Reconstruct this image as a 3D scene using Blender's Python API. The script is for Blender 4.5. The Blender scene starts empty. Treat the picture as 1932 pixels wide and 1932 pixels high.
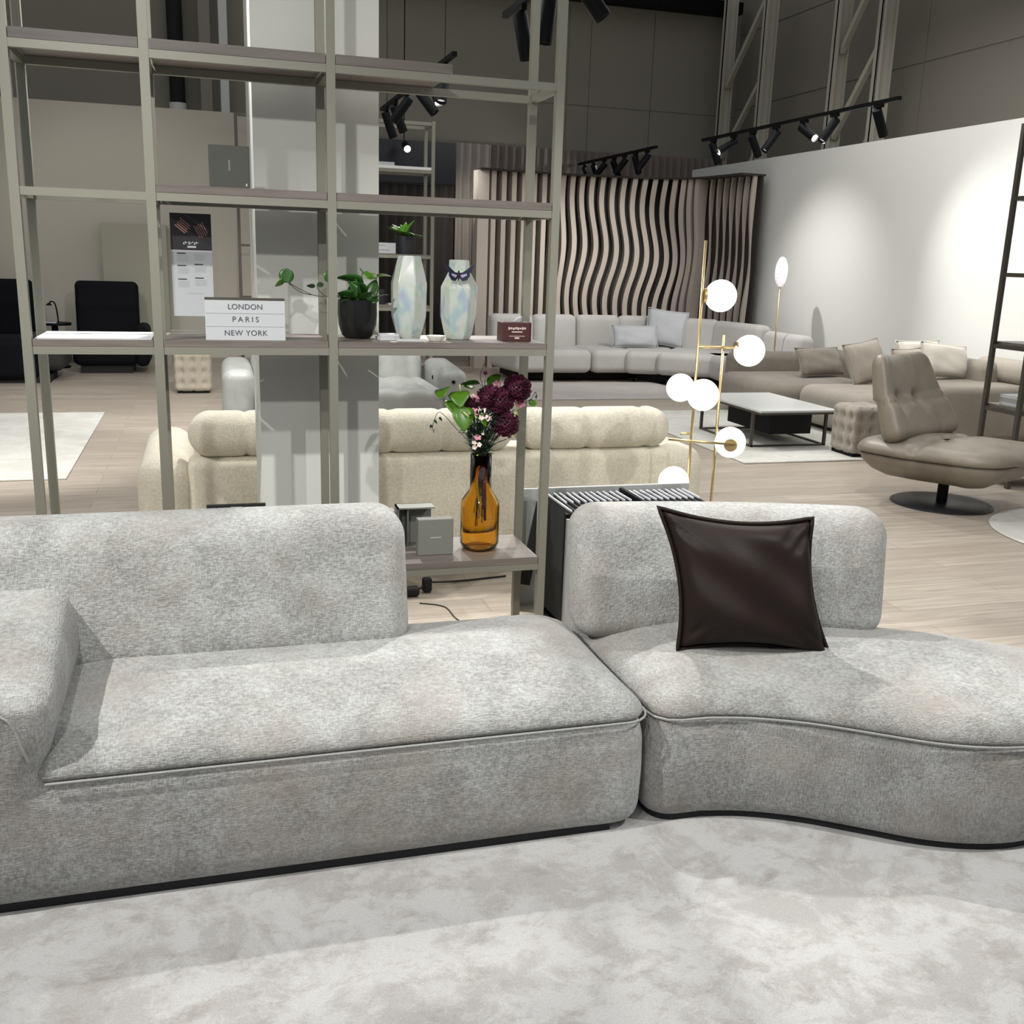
import bpy, bmesh, math, random
from mathutils import Vector, Matrix
R=math.radians; PI=math.pi
random.seed(7)
S=bpy.context.scene
COL=S.collection
# ------------------------------------------------------------------ camera
def make_camera():
    yaw,pitch,roll=R(16.98),R(14.0),R(1.86)
    f=Vector((math.sin(yaw)*math.cos(pitch),math.cos(yaw)*math.cos(pitch),-math.sin(pitch)))
    r=Vector((math.cos(yaw),-math.sin(yaw),0)); u=r.cross(f)
    r2=math.cos(roll)*r+math.sin(roll)*u; u2=-math.sin(roll)*r+math.cos(roll)*u
    cd=bpy.data.cameras.new('camera'); c=bpy.data.objects.new('camera',cd); COL.objects.link(c)
    M=Matrix((r2,u2,-f)).transposed().to_4x4(); M.translation=Vector((0,0,1.55))
    c.matrix_world=M
    cd.sensor_width=36; cd.lens=36*1920/1932; cd.clip_end=100; cd.clip_start=.05
    S.camera=c
make_camera()
# ------------------------------------------------------------------ world, exposure
w=bpy.data.worlds.new('world'); S.world=w; w.use_nodes=True
w.node_tree.nodes['Background'].inputs[0].default_value=(.93,.96,1,1)
w.node_tree.nodes['Background'].inputs[1].default_value=.33
S.view_settings.view_transform='Standard'; S.view_settings.look='None'
S.view_settings.gamma=1; S.view_settings.use_curve_mapping=False
S.view_settings.exposure=0.12
# ------------------------------------------------------------------ light helpers
def spot(loc,target,energy,angle=50,blend=.5,col=(1,.985,.945),rad=.04,parent=None):
    l=bpy.data.lights.new('spot_beam','SPOT'); l.energy=energy; l.spot_size=R(angle); l.spot_blend=blend
    l.color=col; l.shadow_soft_size=rad
    o=bpy.data.objects.new('spot_beam',l); COL.objects.link(o)
    o.location=loc; d=Vector(target)-Vector(loc); o.rotation_euler=d.to_track_quat('-Z','Y').to_euler()
    return o
def area(loc,sx,sy,energy,col=(1,.985,.95),rot=(0,0,0)):
    l=bpy.data.lights.new('ambient_fill','AREA'); l.shape='RECTANGLE'; l.size=sx; l.size_y=sy; l.energy=energy; l.color=col
    o=bpy.data.objects.new('ambient_fill',l); COL.objects.link(o); o.location=loc; o.rotation_euler=rot
    return o
# unseen area lights added high up for ambient
area((1,1.5,4.6),3.5,2.5,20)
area((1,8,4.6),5,3,100)
area((6,9,4.6),3,4,90)
area((-3,10,4.6),3,4,45)
# track spots over the foreground seating (out of the picture, above and behind the camera), and spots added for the rear curtain
spot((-2.0,1.9,3.0),(0.4,2.75,.5),380,70,.6,rad=.03)
spot((2.7,1.4,3.0),(1.5,2.9,.6),200,70,.6)
spot((.1,1.5,3.0),(1.7,2.7,.6),55,60,.6)
spot((6.2,15.3,3.1),(4.2,16.3,2.2),30,110,.8)  # unseen spot added to lighten the rear curtain
spot((3.0,13.6,3.1),(4.3,16.3,1.6),130,50,.8)  # unseen spot added for the bright left end of the curtain
spot((2.6,8.2,3.1),(5.0,8.4,0),130,80,.8)
spot((3.2,3.4,3.1),(3.6,4.4,0),130,95,.8)
spot((-.6,.2,3.0),(.6,3.9,1.0),170,60,.6)
spot((1.35,4.5,3.0),(1.0,1.6,.1),290,95,.35,rad=.025)
spot((-.1,4.4,3.1),(-.1,1.6,.1),170,90,.35,rad=.025)
spot((.9,-.9,3.0),(.6,.9,0),25,95,1)
# spots on the unseen tracks over the rear groups
spot((-1.5,6.6,3.1),(-1.8,8.8,0),420,75,.6)
spot((.6,7.6,3.1),(.6,10.6,.3),420,70,.6)
spot((.8,6.2,3.1),(.9,4.9,.7),260,80,.6)
spot((-2.0,4.0,3.1),(-1.0,5.4,0),160,90,.8)
spot((2.6,7.0,3.1),(2.3,5.0,.7),110,60,.6)
spot((3.4,5.0,3.1),(4.2,5.4,0),90,70,.6)
spot((4.2,8.2,3.1),(4.9,6.0,0),150,60,.6)
spot((-1.6,11.2,3.2),(-1.0,14.9,1.6),70,60,.7)
# ------------------------------------------------------------------ materials
MATS={}
def mat(name,col,rough=.6,metal=0,spec=.5,emit=None,es=1,trans=0,coat=0,sheen=0,ior=1.5):
    if name in MATS: return MATS[name]
    m=bpy.data.materials.new(name); m.use_nodes=True; b=m.node_tree.nodes['Principled BSDF']
    b.inputs['Base Color'].default_value=(*col,1); b.inputs['Roughness'].default_value=rough
    b.inputs['Metallic'].default_value=metal; b.inputs['Specular IOR Level'].default_value=spec
    b.inputs['Transmission Weight'].default_value=trans; b.inputs['Coat Weight'].default_value=coat
    b.inputs['Sheen Weight'].default_value=sheen; b.inputs['IOR'].default_value=ior
    if emit: b.inputs['Emission Color'].default_value=(*emit,1); b.inputs['Emission Strength'].default_value=es
    MATS[name]=m; return m
def N(m,t,**k):
    n=m.node_tree.nodes.new(t)
    for a,v in k.items():
        if a in n.inputs.keys() if isinstance(a,str) else False: n.inputs[a].default_value=v
        else: setattr(n,a,v)
    return n
def L(m,a,b): m.node_tree.links.new(a,b)
def noise(m,scale,vec=None,detail=3,rough=.5,dist=0):
    tc=m.node_tree.nodes.get('TC') or N(m,'ShaderNodeTexCoord'); tc.name='TC'
    n=N(m,'ShaderNodeTexNoise'); n.inputs['Scale'].default_value=1 if vec else scale
    n.inputs['Detail'].default_value=detail; n.inputs['Roughness'].default_value=rough; n.inputs['Distortion'].default_value=dist
    src=tc.outputs['Object']
    if vec:
        mp=N(m,'ShaderNodeMapping'); mp.inputs['Scale'].default_value=tuple(scale*v for v in vec); L(m,src,mp.inputs[0]); src=mp.outputs[0]
    L(m,src,n.inputs['Vector']); return n.outputs['Fac']
def ramp(m,fac,stops):
    r=N(m,'ShaderNodeValToRGB'); e=r.color_ramp.elements
    while len(e)<len(stops): e.new(.5)
    for i,(p,c) in enumerate(stops): e[i].position=p; e[i].color=(*c,1)
    L(m,fac,r.inputs[0]); return r.outputs[0]
def mathn(m,op,a,b=None,clamp=False):
    n=N(m,'ShaderNodeMath',operation=op); n.use_clamp=clamp
    for i,v in enumerate((a,b)):
        if v is None: continue
        if isinstance(v,(int,float)): n.inputs[i].default_value=v
        else: L(m,v,n.inputs[i])
    return n.outputs[0]
def mixc(m,f,a,b,mode='MIX'):
    n=N(m,'ShaderNodeMix',data_type='RGBA',blend_type=mode)
    for i,v in ((0,f),(6,a),(7,b)):
        if isinstance(v,(int,float)): n.inputs[i].default_value=v
        elif isinstance(v,tuple): n.inputs[i].default_value=(*v,1)
        else: L(m,v,n.inputs[i])
    return n.outputs[2]
def bump(m,h,strength=.3,dist=.01):
    b=N(m,'ShaderNodeBump'); b.inputs['Strength'].default_value=strength; b.inputs['Distance'].default_value=dist
    L(m,h,b.inputs['Height']); L(m,b.outputs[0],m.node_tree.nodes['Principled BSDF'].inputs['Normal'])
def setc(m,c): L(m,c,m.node_tree.nodes['Principled BSDF'].inputs['Base Color'])
def woven(name,dark,light,warm,fine=1.0,patch=5,amt=.5,bs=.5,sheen=.25):
    """coarse slub weave with brushed patches"""
    m=mat(name,light,.95,sheen=sheen,spec=.15)
    a=noise(m,fine,(430,75,75),1); b=noise(m,fine,(75,430,75),1); c=noise(m,fine,(75,75,430),1)
    s=mathn(m,'ADD',mathn(m,'ADD',a,b),c); s=mathn(m,'MULTIPLY',s,.3333)
    th=mathn(m,'MULTIPLY',mathn(m,'SUBTRACT',s,.5),6.0); th=mathn(m,'ADD',th,.5,True)
    p=noise(m,patch,None,6,.68,.3); q=noise(m,patch*.55,None,4,.6)
    pf=ramp(m,p,[(.38,(0,0,0)),(.62,(1,1,1))]); qf=ramp(m,q,[(.42,(0,0,0)),(.66,(1,1,1))])
    k=mathn(m,'ADD',mathn(m,'MULTIPLY',th,amt),mathn(m,'MULTIPLY',pf,1-amt),True)
    col=mixc(m,k,dark,light); col=mixc(m,mathn(m,'MULTIPLY',qf,.55),col,warm)
    setc(m,col); bump(m,s,bs,.008); return m
def fabric(name,col,var=.12,scale=160,bs=.3,patch=4):
    m=mat(name,col,.95,sheen=.2,spec=.15)
    n=noise(m,scale,None,3,.6); p=noise(m,patch,None,4,.6)
    k=mathn(m,'ADD',mathn(m,'MULTIPLY',n,.6),mathn(m,'MULTIPLY',p,.4))
    d=tuple(c*(1-var*1.6) for c in col); l=tuple(min(1,c*(1+var)) for c in col)
    setc(m,ramp(m,k,[(.36,d),(.64,l)])); bump(m,n,bs,.006); return m
def leather(name,col,rough=.45,bs=.12):
    m=mat(name,col,rough,spec=.45)
    n=noise(m,140,None,3,.6); p=noise(m,9,None,3,.5)
    setc(m,ramp(m,p,[(.3,tuple(c*.88 for c in col)),(.7,tuple(c*1.08 for c in col))])); bump(m,n,bs,.003); return m
M={}
M['sofa']=woven('silver_chenille',(.195,.192,.182),(.455,.463,.452),(.27,.232,.20),1.0,6,.58,.8)
M['piping']=fabric('silver_piping',(.33,.33,.315),.1,200)
M['cream']=fabric('cream_boucle',(.66,.61,.50),.12,110,.7)
M['lgrey']=fabric('light_grey_cloth',(.50,.485,.465),.07,150,.3)
M['bluegrey']=fabric('pale_blue_grey_cloth',(.50,.515,.53),.08,150,.3)
M['taupe']=fabric('taupe_cloth',(.225,.20,.165),.14,130,.5)
M['taupe_l']=fabric('pale_taupe_cloth',(.33,.295,.25),.12,130,.5)
M['oat']=fabric('oat_cloth',(.58,.54,.48),.08,130,.5)
M['pouf']=fabric('tufted_velvet',(.44,.39,.32),.14,130,.4)
M['choc']=leather('chocolate_leather',(.012,.0065,.005),.55,.15); M['choc'].node_tree.nodes['Principled BSDF'].inputs['Specular IOR Level'].default_value=.22
M['taupe_lea']=leather('taupe_leather',(.225,.195,.155),.42)
M['grey_lea']=leather('pale_grey_leather',(.34,.35,.33),.4)
M['navy']=mat('midnight_leather',(.003,.0035,.006),.8,spec=.15)
M['metal']=mat('champagne_metal',(.235,.228,.185),.45,.35)
M['dmetal']=mat('dark_bronze_metal',(.10,.09,.075),.4,.6)
M['brass']=mat('brushed_brass',(.62,.47,.25),.32,.9)
M['black']=mat('black_metal',(.004,.004,.005),.5,spec=.12)
M['blackmat']=mat('matt_black',(.008,.008,.009),.8)
M['steel']=mat('painted_steel',(.50,.47,.40),.7)
M['white']=mat('white_paint',(.72,.72,.70),.85,spec=.2)
M['leftw']=mat('left_wall_paint',(.45,.42,.36),.9,spec=.2)
M['rightw']=mat('right_wall_paint',(.70,.70,.67),.9,spec=.2)
M['hall']=mat('hall_cladding',(.285,.262,.22),.9,spec=.2)
M['pillar']=mat('pillar_paint',(.60,.61,.575),.85,spec=.25)
M['slat']=mat('slat_wood',(.43,.375,.325),.7)
M['curt']=fabric('curtain_cloth',(.17,.138,.118),.08,90,.1)
M['dcurt']=fabric('dark_curtain_cloth',(.055,.045,.04),.1,90,.1)
M['paper']=mat('white_paper',(.46,.475,.49),.6)
M['wtop']=mat('glossy_white_top',(.68,.69,.68),.2)
M['ink']=mat('dark_ink',(.05,.06,.07),.8)
M['lightgrey_ink']=mat('pale_grey_ink',(.42,.43,.45),.8)
M['greybox']=mat('grey_carton',(.165,.168,.145),.6); M['darkbox']=mat('charcoal_carton',(.055,.056,.047),.6)
M['midgrey']=mat('grey_lacquer',(.30,.31,.30),.5)
M['silver']=mat('silver_letters',(.75,.76,.76),.3,.6)
M['pot']=mat('black_ceramic',(.012,.012,.012),.28,spec=.3)
M['leaf']=mat('deep_green_leaf',(.022,.085,.012),.35)
M['leafl']=mat('lime_leaf',(.06,.155,.008),.35)
M['leafd']=mat('dark_foliage',(.012,.04,.014),.6)
M['stem']=mat('brown_stem',(.055,.045,.025),.7)
M['lime']=mat('lime_spadix',(.55,.62,.22),.5)
M['purple']=mat('purple_petal',(.095,.012,.04),.6)
M['pink']=mat('pink_petal',(.62,.26,.33),.6)
M['blush']=mat('blush_petal',(.75,.6,.56),.6)
M['redbox']=mat('dark_red_carton',(.05,.010,.009),.5)
M['opal']=mat('opal_glass_glow',(.9,.95,.9),.3,emit=(.90,1,.92),es=1.15)
M['glow']=mat('lamp_lens',(1,1,1),.3,emit=(1,.98,.94),es=30)
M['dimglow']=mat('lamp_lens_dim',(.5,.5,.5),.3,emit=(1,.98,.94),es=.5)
M['amber']=mat('amber_glass',(.97,.74,.30),.02,trans=1,ior=1.45)
M['clear']=mat('clear_acrylic',(.97,.98,.98),.03,trans=1,ior=1.12)
def mk_pearl():
    m=mat('iridescent_glass',(.6,.65,.64),.22,coat=.4)
    f=noise(m,14,(1,1,.6),2,.5,.8)
    setc(m,ramp(m,f,[(.32,(.33,.34,.44)),(.40,(.30,.41,.41)),(.47,(.42,.45,.42)),(.54,(.45,.47,.44)),(.60,(.38,.46,.37)),(.67,(.47,.46,.38)),(.74,(.45,.38,.46))]))
    return m
M['pearl']=mk_pearl()
def mk_wood():
    m=mat('oak_planks',(.5,.43,.36),.42,spec=.35)
    tc=m.node_tree.nodes.get('TC') or N(m,'ShaderNodeTexCoord'); tc.name='TC'
    br=N(m,'ShaderNodeTexBrick'); br.offset=.37
    for k,v in (('Scale',1),('Mortar Size',.0025),('Brick Width',1.9),('Row Height',.19),('Bias',0)): br.inputs[k].default_value=v
    br.inputs['Color1'].default_value=(0,0,0,1); br.inputs['Color2'].default_value=(1,1,1,1); br.inputs['Mortar'].default_value=(.5,.5,.5,1)
    L(m,tc.outputs['Object'],br.inputs['Vector'])
    g=noise(m,1,(2.2,30,1),5,.62,.5); p=noise(m,.8,None,3)
    base=mixc(m,br.outputs['Color'],(.40,.345,.285),(.52,.46,.385))
    base=mixc(m,ramp(m,g,[(.3,(1,1,1)),(.7,(0,0,0))]),base,(.31,.26,.215),'MIX')
    col=mixc(m,mathn(m,'MULTIPLY',br.outputs['Fac'],.5),base,(.16,.13,.10))
    setc(m,col); bump(m,g,.05,.002); return m
M['wood']=mk_wood()
def mk_board():
    m=mat('grey_brown_board',(.14,.115,.10),.45)
    g=noise(m,1,(3,50,50),4,.6)
    setc(m,ramp(m,g,[(.3,(.11,.092,.08)),(.7,(.18,.155,.135))])); return m
M['board']=mk_board()
def mk_rug(name,a,b,c,patch=2.2):
    m=mat(name,a,1,sheen=.3,spec=.1)
    p=noise(m,patch,None,8,.72,.4); q=noise(m,patch*1.7,(1,1.4,1),7,.75,.2); f=noise(m,180,None,2)
    col=mixc(m,ramp(m,p,[(.46,(0,0,0)),(.56,(1,1,1))]),a,b)
    col=mixc(m,mathn(m,'MULTIPLY',ramp(m,q,[(.52,(0,0,0)),(.66,(1,1,1))]),.55),col,c)
    f2=ramp(m,f,[(.3,(.86,.86,.86)),(.7,(1.0,1.0,1.0))])
    col=mixc(m,1.0,col,f2,'MULTIPLY'); setc(m,col); bump(m,f,.25,.004); return m
M['rug']=mk_rug('mottled_velvet_rug',(.445,.438,.43),(.355,.342,.332),(.25,.22,.20),5)
M['rugc']=mk_rug('ivory_rug',(.58,.57,.52),(.66,.65,.60),(.48,.46,.42),3)
M['rugp']=mk_rug('grey_taupe_rug',(.46,.42,.40),(.50,.46,.44),(.40,.36,.34),3)
# ------------------------------------------------------------------ mesh helpers
def link(name,me,m=None,parent=None,smooth=False):
    if m:
        me.materials.append(m if not isinstance(m,str) else M[m])
    if smooth:
        for p in me.polygons: p.use_smooth=True
    o=bpy.data.objects.new(name,me); COL.objects.link(o)
    if parent: o.parent=parent
    return o
def obj(name,bm,m=None,parent=None,smooth=False,sharp=None):
    bmesh.ops.recalc_face_normals(bm,faces=bm.faces)
    me=bpy.data.meshes.new(name); bm.to_mesh(me); bm.free()
    o=link(name,me,m,parent,smooth or sharp is not None)
    if sharp is not None: me.set_sharp_from_angle(angle=R(sharp))
    return o
def tag(o,label=None,cat=None,group=None,kind=None):
    if label: o['label']=label
    if cat: o['category']=cat
    if group: o['group']=group
    if kind: o['kind']=kind
    return o
def thing(name,label,cat,loc=(0,0,0),rz=0,group=None):
    o=bpy.data.objects.new(name,None); o.empty_display_size=.1; COL.objects.link(o)
    o.location=loc; o.rotation_euler=(0,0,rz); return tag(o,label,cat,group)
def copy_tree(o,parent=None):
    c=o.copy(); COL.objects.link(c); c.parent=parent
    for ch in list(o.children): copy_tree(ch,c)
    return c
def BM(): return bmesh.new()
def box(bm,x0,x1,y0,y1,z0,z1):
    v=[bm.verts.new((x,y,z)) for z in (z0,z1) for y in (y0,y1) for x in (x0,x1)]
    for f in ((0,2,3,1),(4,5,7,6),(0,1,5,4),(2,6,7,3),(0,4,6,2),(1,3,7,5)): bm.faces.new([v[i] for i in f])
    return bm
def B(*a): return box(BM(),*a)
def bar(bm,a,b,w,h=None,up=(0,0,1)):
    h=h or w; a=Vector(a); b=Vector(b); d=(b-a).normalized(); u=Vector(up)
    if abs(d.dot(u))>.99: u=Vector((0,1,0))
    s=d.cross(u).normalized(); u=s.cross(d)
    v=[]
    for p in (a,b):
        for i,j in ((-1,-1),(1,-1),(1,1),(-1,1)): v.append(bm.verts.new(p+s*i*w/2+u*j*h/2))
    for f in ((0,1,2,3),(7,6,5,4),(0,4,5,1),(1,5,6,2),(2,6,7,3),(3,7,4,0)): bm.faces.new([v[i] for i in f])
    return bm
def tube(bm,pts,r,n=8,closed=False,cap=True):
    pts=[Vector(p) for p in pts]; rings=[]; k=len(pts); prev=None
    rr=r if isinstance(r,(list,tuple)) else [r]*k
    for i,p in enumerate(pts):
        if closed: d=(pts[(i+1)%k]-pts[i-1]).normalized()
        else: d=(pts[min(i+1,k-1)]-pts[max(i-1,0)]).normalized()
        if prev is None:
            a=Vector((0,0,1)) if abs(d.z)<.9 else Vector((1,0,0)); s=d.cross(a).normalized()
        else: s=(prev-d*prev.dot(d)).normalized()
        prev=s; t=d.cross(s)
        rings.append([bm.verts.new(p+(s*math.cos(2*PI*j/n)+t*math.sin(2*PI*j/n))*rr[i]) for j in range(n)])
    for i in range(k if closed else k-1):
        a,b=rings[i],rings[(i+1)%k]
        for j in range(n): bm.faces.new((a[j],a[(j+1)%n],b[(j+1)%n],b[j]))
    if cap and not closed: bm.faces.new(rings[0][::-1]); bm.faces.new(rings[-1])
    return bm
def lathe(bm,prof,n=32,c=(0,0,0),sq=None,close_top=False):
    rings=[]
    for r,z in prof:
        if r<1e-5: rings.append([bm.verts.new((c[0],c[1],c[2]+z))]*n)
        else: rings.append([bm.verts.new((c[0]+r*math.cos(2*PI*j/n),c[1]+r*math.sin(2*PI*j/n),c[2]+z)) for j in range(n)])
    for a,b in zip(rings,rings[1:]):
        for j in range(n):
            f=[]
            for v in (a[j],a[(j+1)%n],b[(j+1)%n],b[j]):
                if v not in f: f.append(v)
            if len(f)>2: bm.faces.new(f)
    return bm
def sphere(bm,c,r,n=20,sc=(1,1,1)):
    k=n//2
    lathe(bm,[(max(0,r*math.sin(PI*i/k)) if 0<i<k else 0,-r*math.cos(PI*i/k)) for i in range(k+1)],n)
    return bm
def xf(bm,mt,verts=None):
    bmesh.ops.transform(bm,matrix=mt,verts=verts or bm.verts); return bm
def T(x,y,z): return Matrix.Translation((x,y,z))
def RX(a): return Matrix.Rotation(R(a),4,'X')
def RY(a): return Matrix.Rotation(R(a),4,'Y')
def RZ(a): return Matrix.Rotation(R(a),4,'Z')
def rbox(sx,sy,sz,r=.05,k=4,step=.05,fn=None,c=(0,0,0)):
    """rounded, evenly subdivided box centred on c; fn deforms every point"""
    bm=BM(); H=(sx/2,sy/2,sz/2); r=min(r,*H)*.999
    def axis(h):
        q=[(h-r)+r*math.tan(PI/4*i/k) for i in range(k+1)]
        n=max(1,round(2*(h-r)/step)); mid=[-(h-r)+2*(h-r)*i/n for i in range(1,n)] if h-r>1e-3 else []
        return [-v for v in q[::-1]]+mid+q
    A=[axis(h) for h in H]; cache={}
    def V(p):
        key=tuple(round(v,5) for v in p)
        if key in cache: return cache[key]
        q=Vector(p); cl=Vector([max(-(H[i]-r),min(H[i]-r,p[i])) for i in range(3)]); d=q-cl
        q=cl+d.normalized()*r
        if fn: q=Vector(fn(q))
        cache[key]=bm.verts.new(q+Vector(c)); return cache[key]
    for ax in range(3):
        u,v=(ax+1)%3,(ax+2)%3
        for sgn in (-1,1):
            for i in range(len(A[u])-1):
                for j in range(len(A[v])-1):
                    q=[]
                    for a,b in ((i,j),(i+1,j),(i+1,j+1),(i,j+1)):
                        p=[0,0,0]; p[ax]=sgn*H[ax]; p[u]=A[u][a]; p[v]=A[v][b]; vv=V(p)
                        if vv not in q: q.append(vv)
                    if len(q)>2:
                        try: bm.faces.new(q)
                        except ValueError: pass
    return bm
def fillet(poly,n=6):
    """poly: (x,y,r) -> rounded outline"""
    out=[]; k=len(poly)
    for i in range(k):
        p=Vector(poly[i][:2]); r=poly[i][2]
        if r<=0: out.append(p); continue
        a=(Vector(poly[i-1][:2])-p).normalized(); b=(Vector(poly[(i+1)%k][:2])-p).normalized()
        ang=a.angle(b); t=r/math.tan(ang/2)
        c=p+(a+b).normalized()*(r/math.sin(ang/2)); s=p+a*t; e=p+b*t
        v0=s-c; v1=e-c; tot=v0.angle_signed(v1)
        for j in range(n+1):
            th=-tot*j/n; out.append(c+Vector((v0.x*math.cos(th)-v0.y*math.sin(th),v0.x*math.sin(th)+v0.y*math.cos(th))))
    return out
def resample(pts,step):
    out=[]; k=len(pts)
    for i in range(k):
        a,b=pts[i],pts[(i+1)%k]; n=max(1,round((b-a).length/step))
        for j in range(n): out.append(a.lerp(b,j/n))
    return out
def catmull(P,n=10):
    P=[Vector(p) for p in P]; out=[]
    for i in range(len(P)-1):
        p0=P[max(i-1,0)]; p1=P[i]; p2=P[i+1]; p3=P[min(i+2,len(P)-1)]
        for j in range(n):
            t=j/n; out.append(.5*((2*p1)+(p2-p0)*t+(2*p0-5*p1+4*p2-p3)*t*t+(3*p1-p0-3*p2+p3)*t**3))
    out.append(P[-1]); return out
def near(p,sk):
    best=None
    for a,b in zip(sk,sk[1:]):
        d=b-a; t=max(0,min(1,(p-a).dot(d)/d.length_squared)); q=a+d*t
        if best is None or (p-q).length<best[0]: best=((p-q).length,q)
    return best[1]
def solid(out,sk,rings,inner=8,zin=None,fn=None):
    """closed body from an outline; rings = [(inset, z)] bottom to top, then filled towards the skeleton with zin(t)"""
    bm=BM(); sk=[Vector(s) for s in sk]; R_=[]; N_=[near(p,sk) for p in out]
    def ring(ptf):
        return [bm.verts.new(ptf(i)) for i in range(len(out))]
    def P(i,d,z):
        v=N_[i]-out[i]; l=v.length; q=out[i]+v*min(.97,d/l if l else 0)
        p=Vector((q.x,q.y,z)); return fn(p) if fn else p
    d0,z0=rings[0]; d1,z1=rings[-1]
    R_.append(ring(lambda i:P(i,9,z0)))
    for d,z in rings: R_.append(ring(lambda i:P(i,d,z)))
    for s in range(1,inner+1):
        t=s/inner
        def f(i,t=t):
            v=N_[i]-out[i]; l=v.length; d=d1+(l*.97-d1)*t
            return P(i,d,(zin(t) if zin else z1))
        R_.append(ring(f))
    n=len(out)
    for a,b in zip(R_,R_[1:]):
        for j in range(n): bm.faces.new((a[j],a[(j+1)%n],b[(j+1)%n],b[j]))
    for r in (R_[0],R_[-1]):
        try: bmesh.ops.contextual_create(bm,geom=r)
        except Exception: pass
    return bm
def remesh(name,bm,voxel,m,parent,smooth=4,fac=.5):
    me=bpy.data.meshes.new(name); bm.to_mesh(me); bm.free()
    o=bpy.data.objects.new(name,me); COL.objects.link(o)
    md=o.modifiers.new('r','REMESH'); md.mode='VOXEL'; md.voxel_size=voxel; md.use_smooth_shade=True
    sm=o.modifiers.new('s','SMOOTH'); sm.factor=fac; sm.iterations=smooth
    bpy.context.view_layer.update(); dg=bpy.context.evaluated_depsgraph_get()
    me2=bpy.data.meshes.new_from_object(o.evaluated_get(dg)); bpy.data.objects.remove(o)
    return link(name,me2,m,parent,True)
def pillow(w,h,t,n=16,pinch=.06,seed=0,wr=.006,flange=0):
    """cushion standing in the XZ plane, centred, pinched corners"""
    rnd=random.Random(seed); ph=[rnd.uniform(0,6) for _ in range(6)]
    bm=BM(); g={}
    for s in (-1,1):
        for i in range(n+1):
            for j in range(n+1):
                u=-1+2*i/n; v=-1+2*j/n
                e=(1-u**4)*(1-v**4); th=t/2*max(0,e)**.45
                x=u*w/2*(1-pinch*(1-v*v)*abs(u)**2); z=v*h/2*(1-pinch*(1-u*u)*abs(v)**2)
                th+=wr*math.sin(5*u+ph[0]+3*v)*math.sin(4*v+ph[1])*e
                cr=math.exp(-((abs(u)-.75)**2+(abs(v)-.75)**2)/.06); th-=t*.10*cr; th+=wr*.35*math.sin(22*(abs(u)-abs(v))+ph[2])*cr*(abs(u)<.99)*(abs(v)<.99)*(wr>.012)
                if e<1e-6 and s==1: g[(s,i,j)]=g[(-1,i,j)]; continue
                g[(s,i,j)]=bm.verts.new((x,s*th,z))
    for s in (-1,1):
        for i in range(n):
            for j in range(n):
                bm.faces.new([g[(s,a,b)] for a,b in ((i,j),(i+1,j),(i+1,j+1),(i,j+1))])
    return bm
def pillow_edge(w,h,r,pinch=.06,n=16,bm=None):
    bm=bm or BM(); pts=[]
    def f(u,v): return (u*w/2*(1-pinch*(1-v*v)*abs(u)**2),0,v*h/2*(1-pinch*(1-u*u)*abs(v)**2))
    for i in range(n): pts.append(f(-1+2*i/n,-1))
    for i in range(n): pts.append(f(1,-1+2*i/n))
    for i in range(n): pts.append(f(1-2*i/n,1))
    for i in range(n): pts.append(f(-1,1-2*i/n))
    return tube(bm,pts,r,6,closed=True)
def text(name,s,size,m,parent,loc,rot=(R(90),0,0),ext=.0006,space=1.0):
    cu=bpy.data.curves.new('t','FONT'); cu.body=s; cu.size=size; cu.extrude=ext; cu.align_x='CENTER'; cu.align_y='CENTER'; cu.space_character=space
    o=bpy.data.objects.new('t',cu); COL.objects.link(o); bpy.context.view_layer.update()
    me=bpy.data.meshes.new_from_object(o.evaluated_get(bpy.context.evaluated_depsgraph_get())); bpy.data.objects.remove(o)
    t=link(name,me,m,parent); t.location=loc; t.rotation_euler=rot; return t
# ================================================================== STRUCTURE
def struct(name,bm,m): return tag(obj(name,bm,m),kind='structure')
struct('floor',B(-8,11,-3,20,-.1,0),'wood')
def clad(x0,x1,y0,y1,z0,z1,horiz,seams_z,seams_h):
    """cladding wall with recessed joints between panels"""
    bm=BM(); zs=[z0]+list(seams_z)+[z1]; hs=[(x0 if horiz else y0)]+list(seams_h)+[(x1 if horiz else y1)]
    g=.012
    for a,b in zip(zs,zs[1:]):
        for c,d in zip(hs,hs[1:]):
            if horiz: box(bm,c+g,d-g,y0,y1,a+g,b-g)
            else: box(bm,x0,x1,c+g,d-g,a+g,b-g)
    if horiz: box(bm,x0,x1,y0+.012,y1+.012,z0,z1)
    else: box(bm,x0+.012,x1+.012,y0,y1,z0,z1)
    return bm
struct('wall_back',clad(-8,9.2,17,17.2,0,7.2,True,(4.04,6.4),(5.9,)),'hall')
struct('wall_right',clad(9.0,9.2,-3,17,0,7.2,False,(4.15,5.35),(12.0,)),'hall')
struct('wall_left',B(-8.2,-8,-3,17.2,0,7.2),'hall')
struct('trim_1',B(2.2,8.8,16.6,16.95,5.60,5.78),'black')
# display partitions
struct('wall_partition_left',B(-8,1.85,14.9,15.02,0,3.31),'leftw')
struct('wall_partition_right',B(7.4,7.55,3.0,15.2,0,2.97),'rightw')
struct('wall_pillar',B(.204,.676,4.13,4.60,0,7.2),'pillar')
struct('baseboard_left',B(-8,1.85,14.885,14.9,0,.07),'hall')
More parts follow.
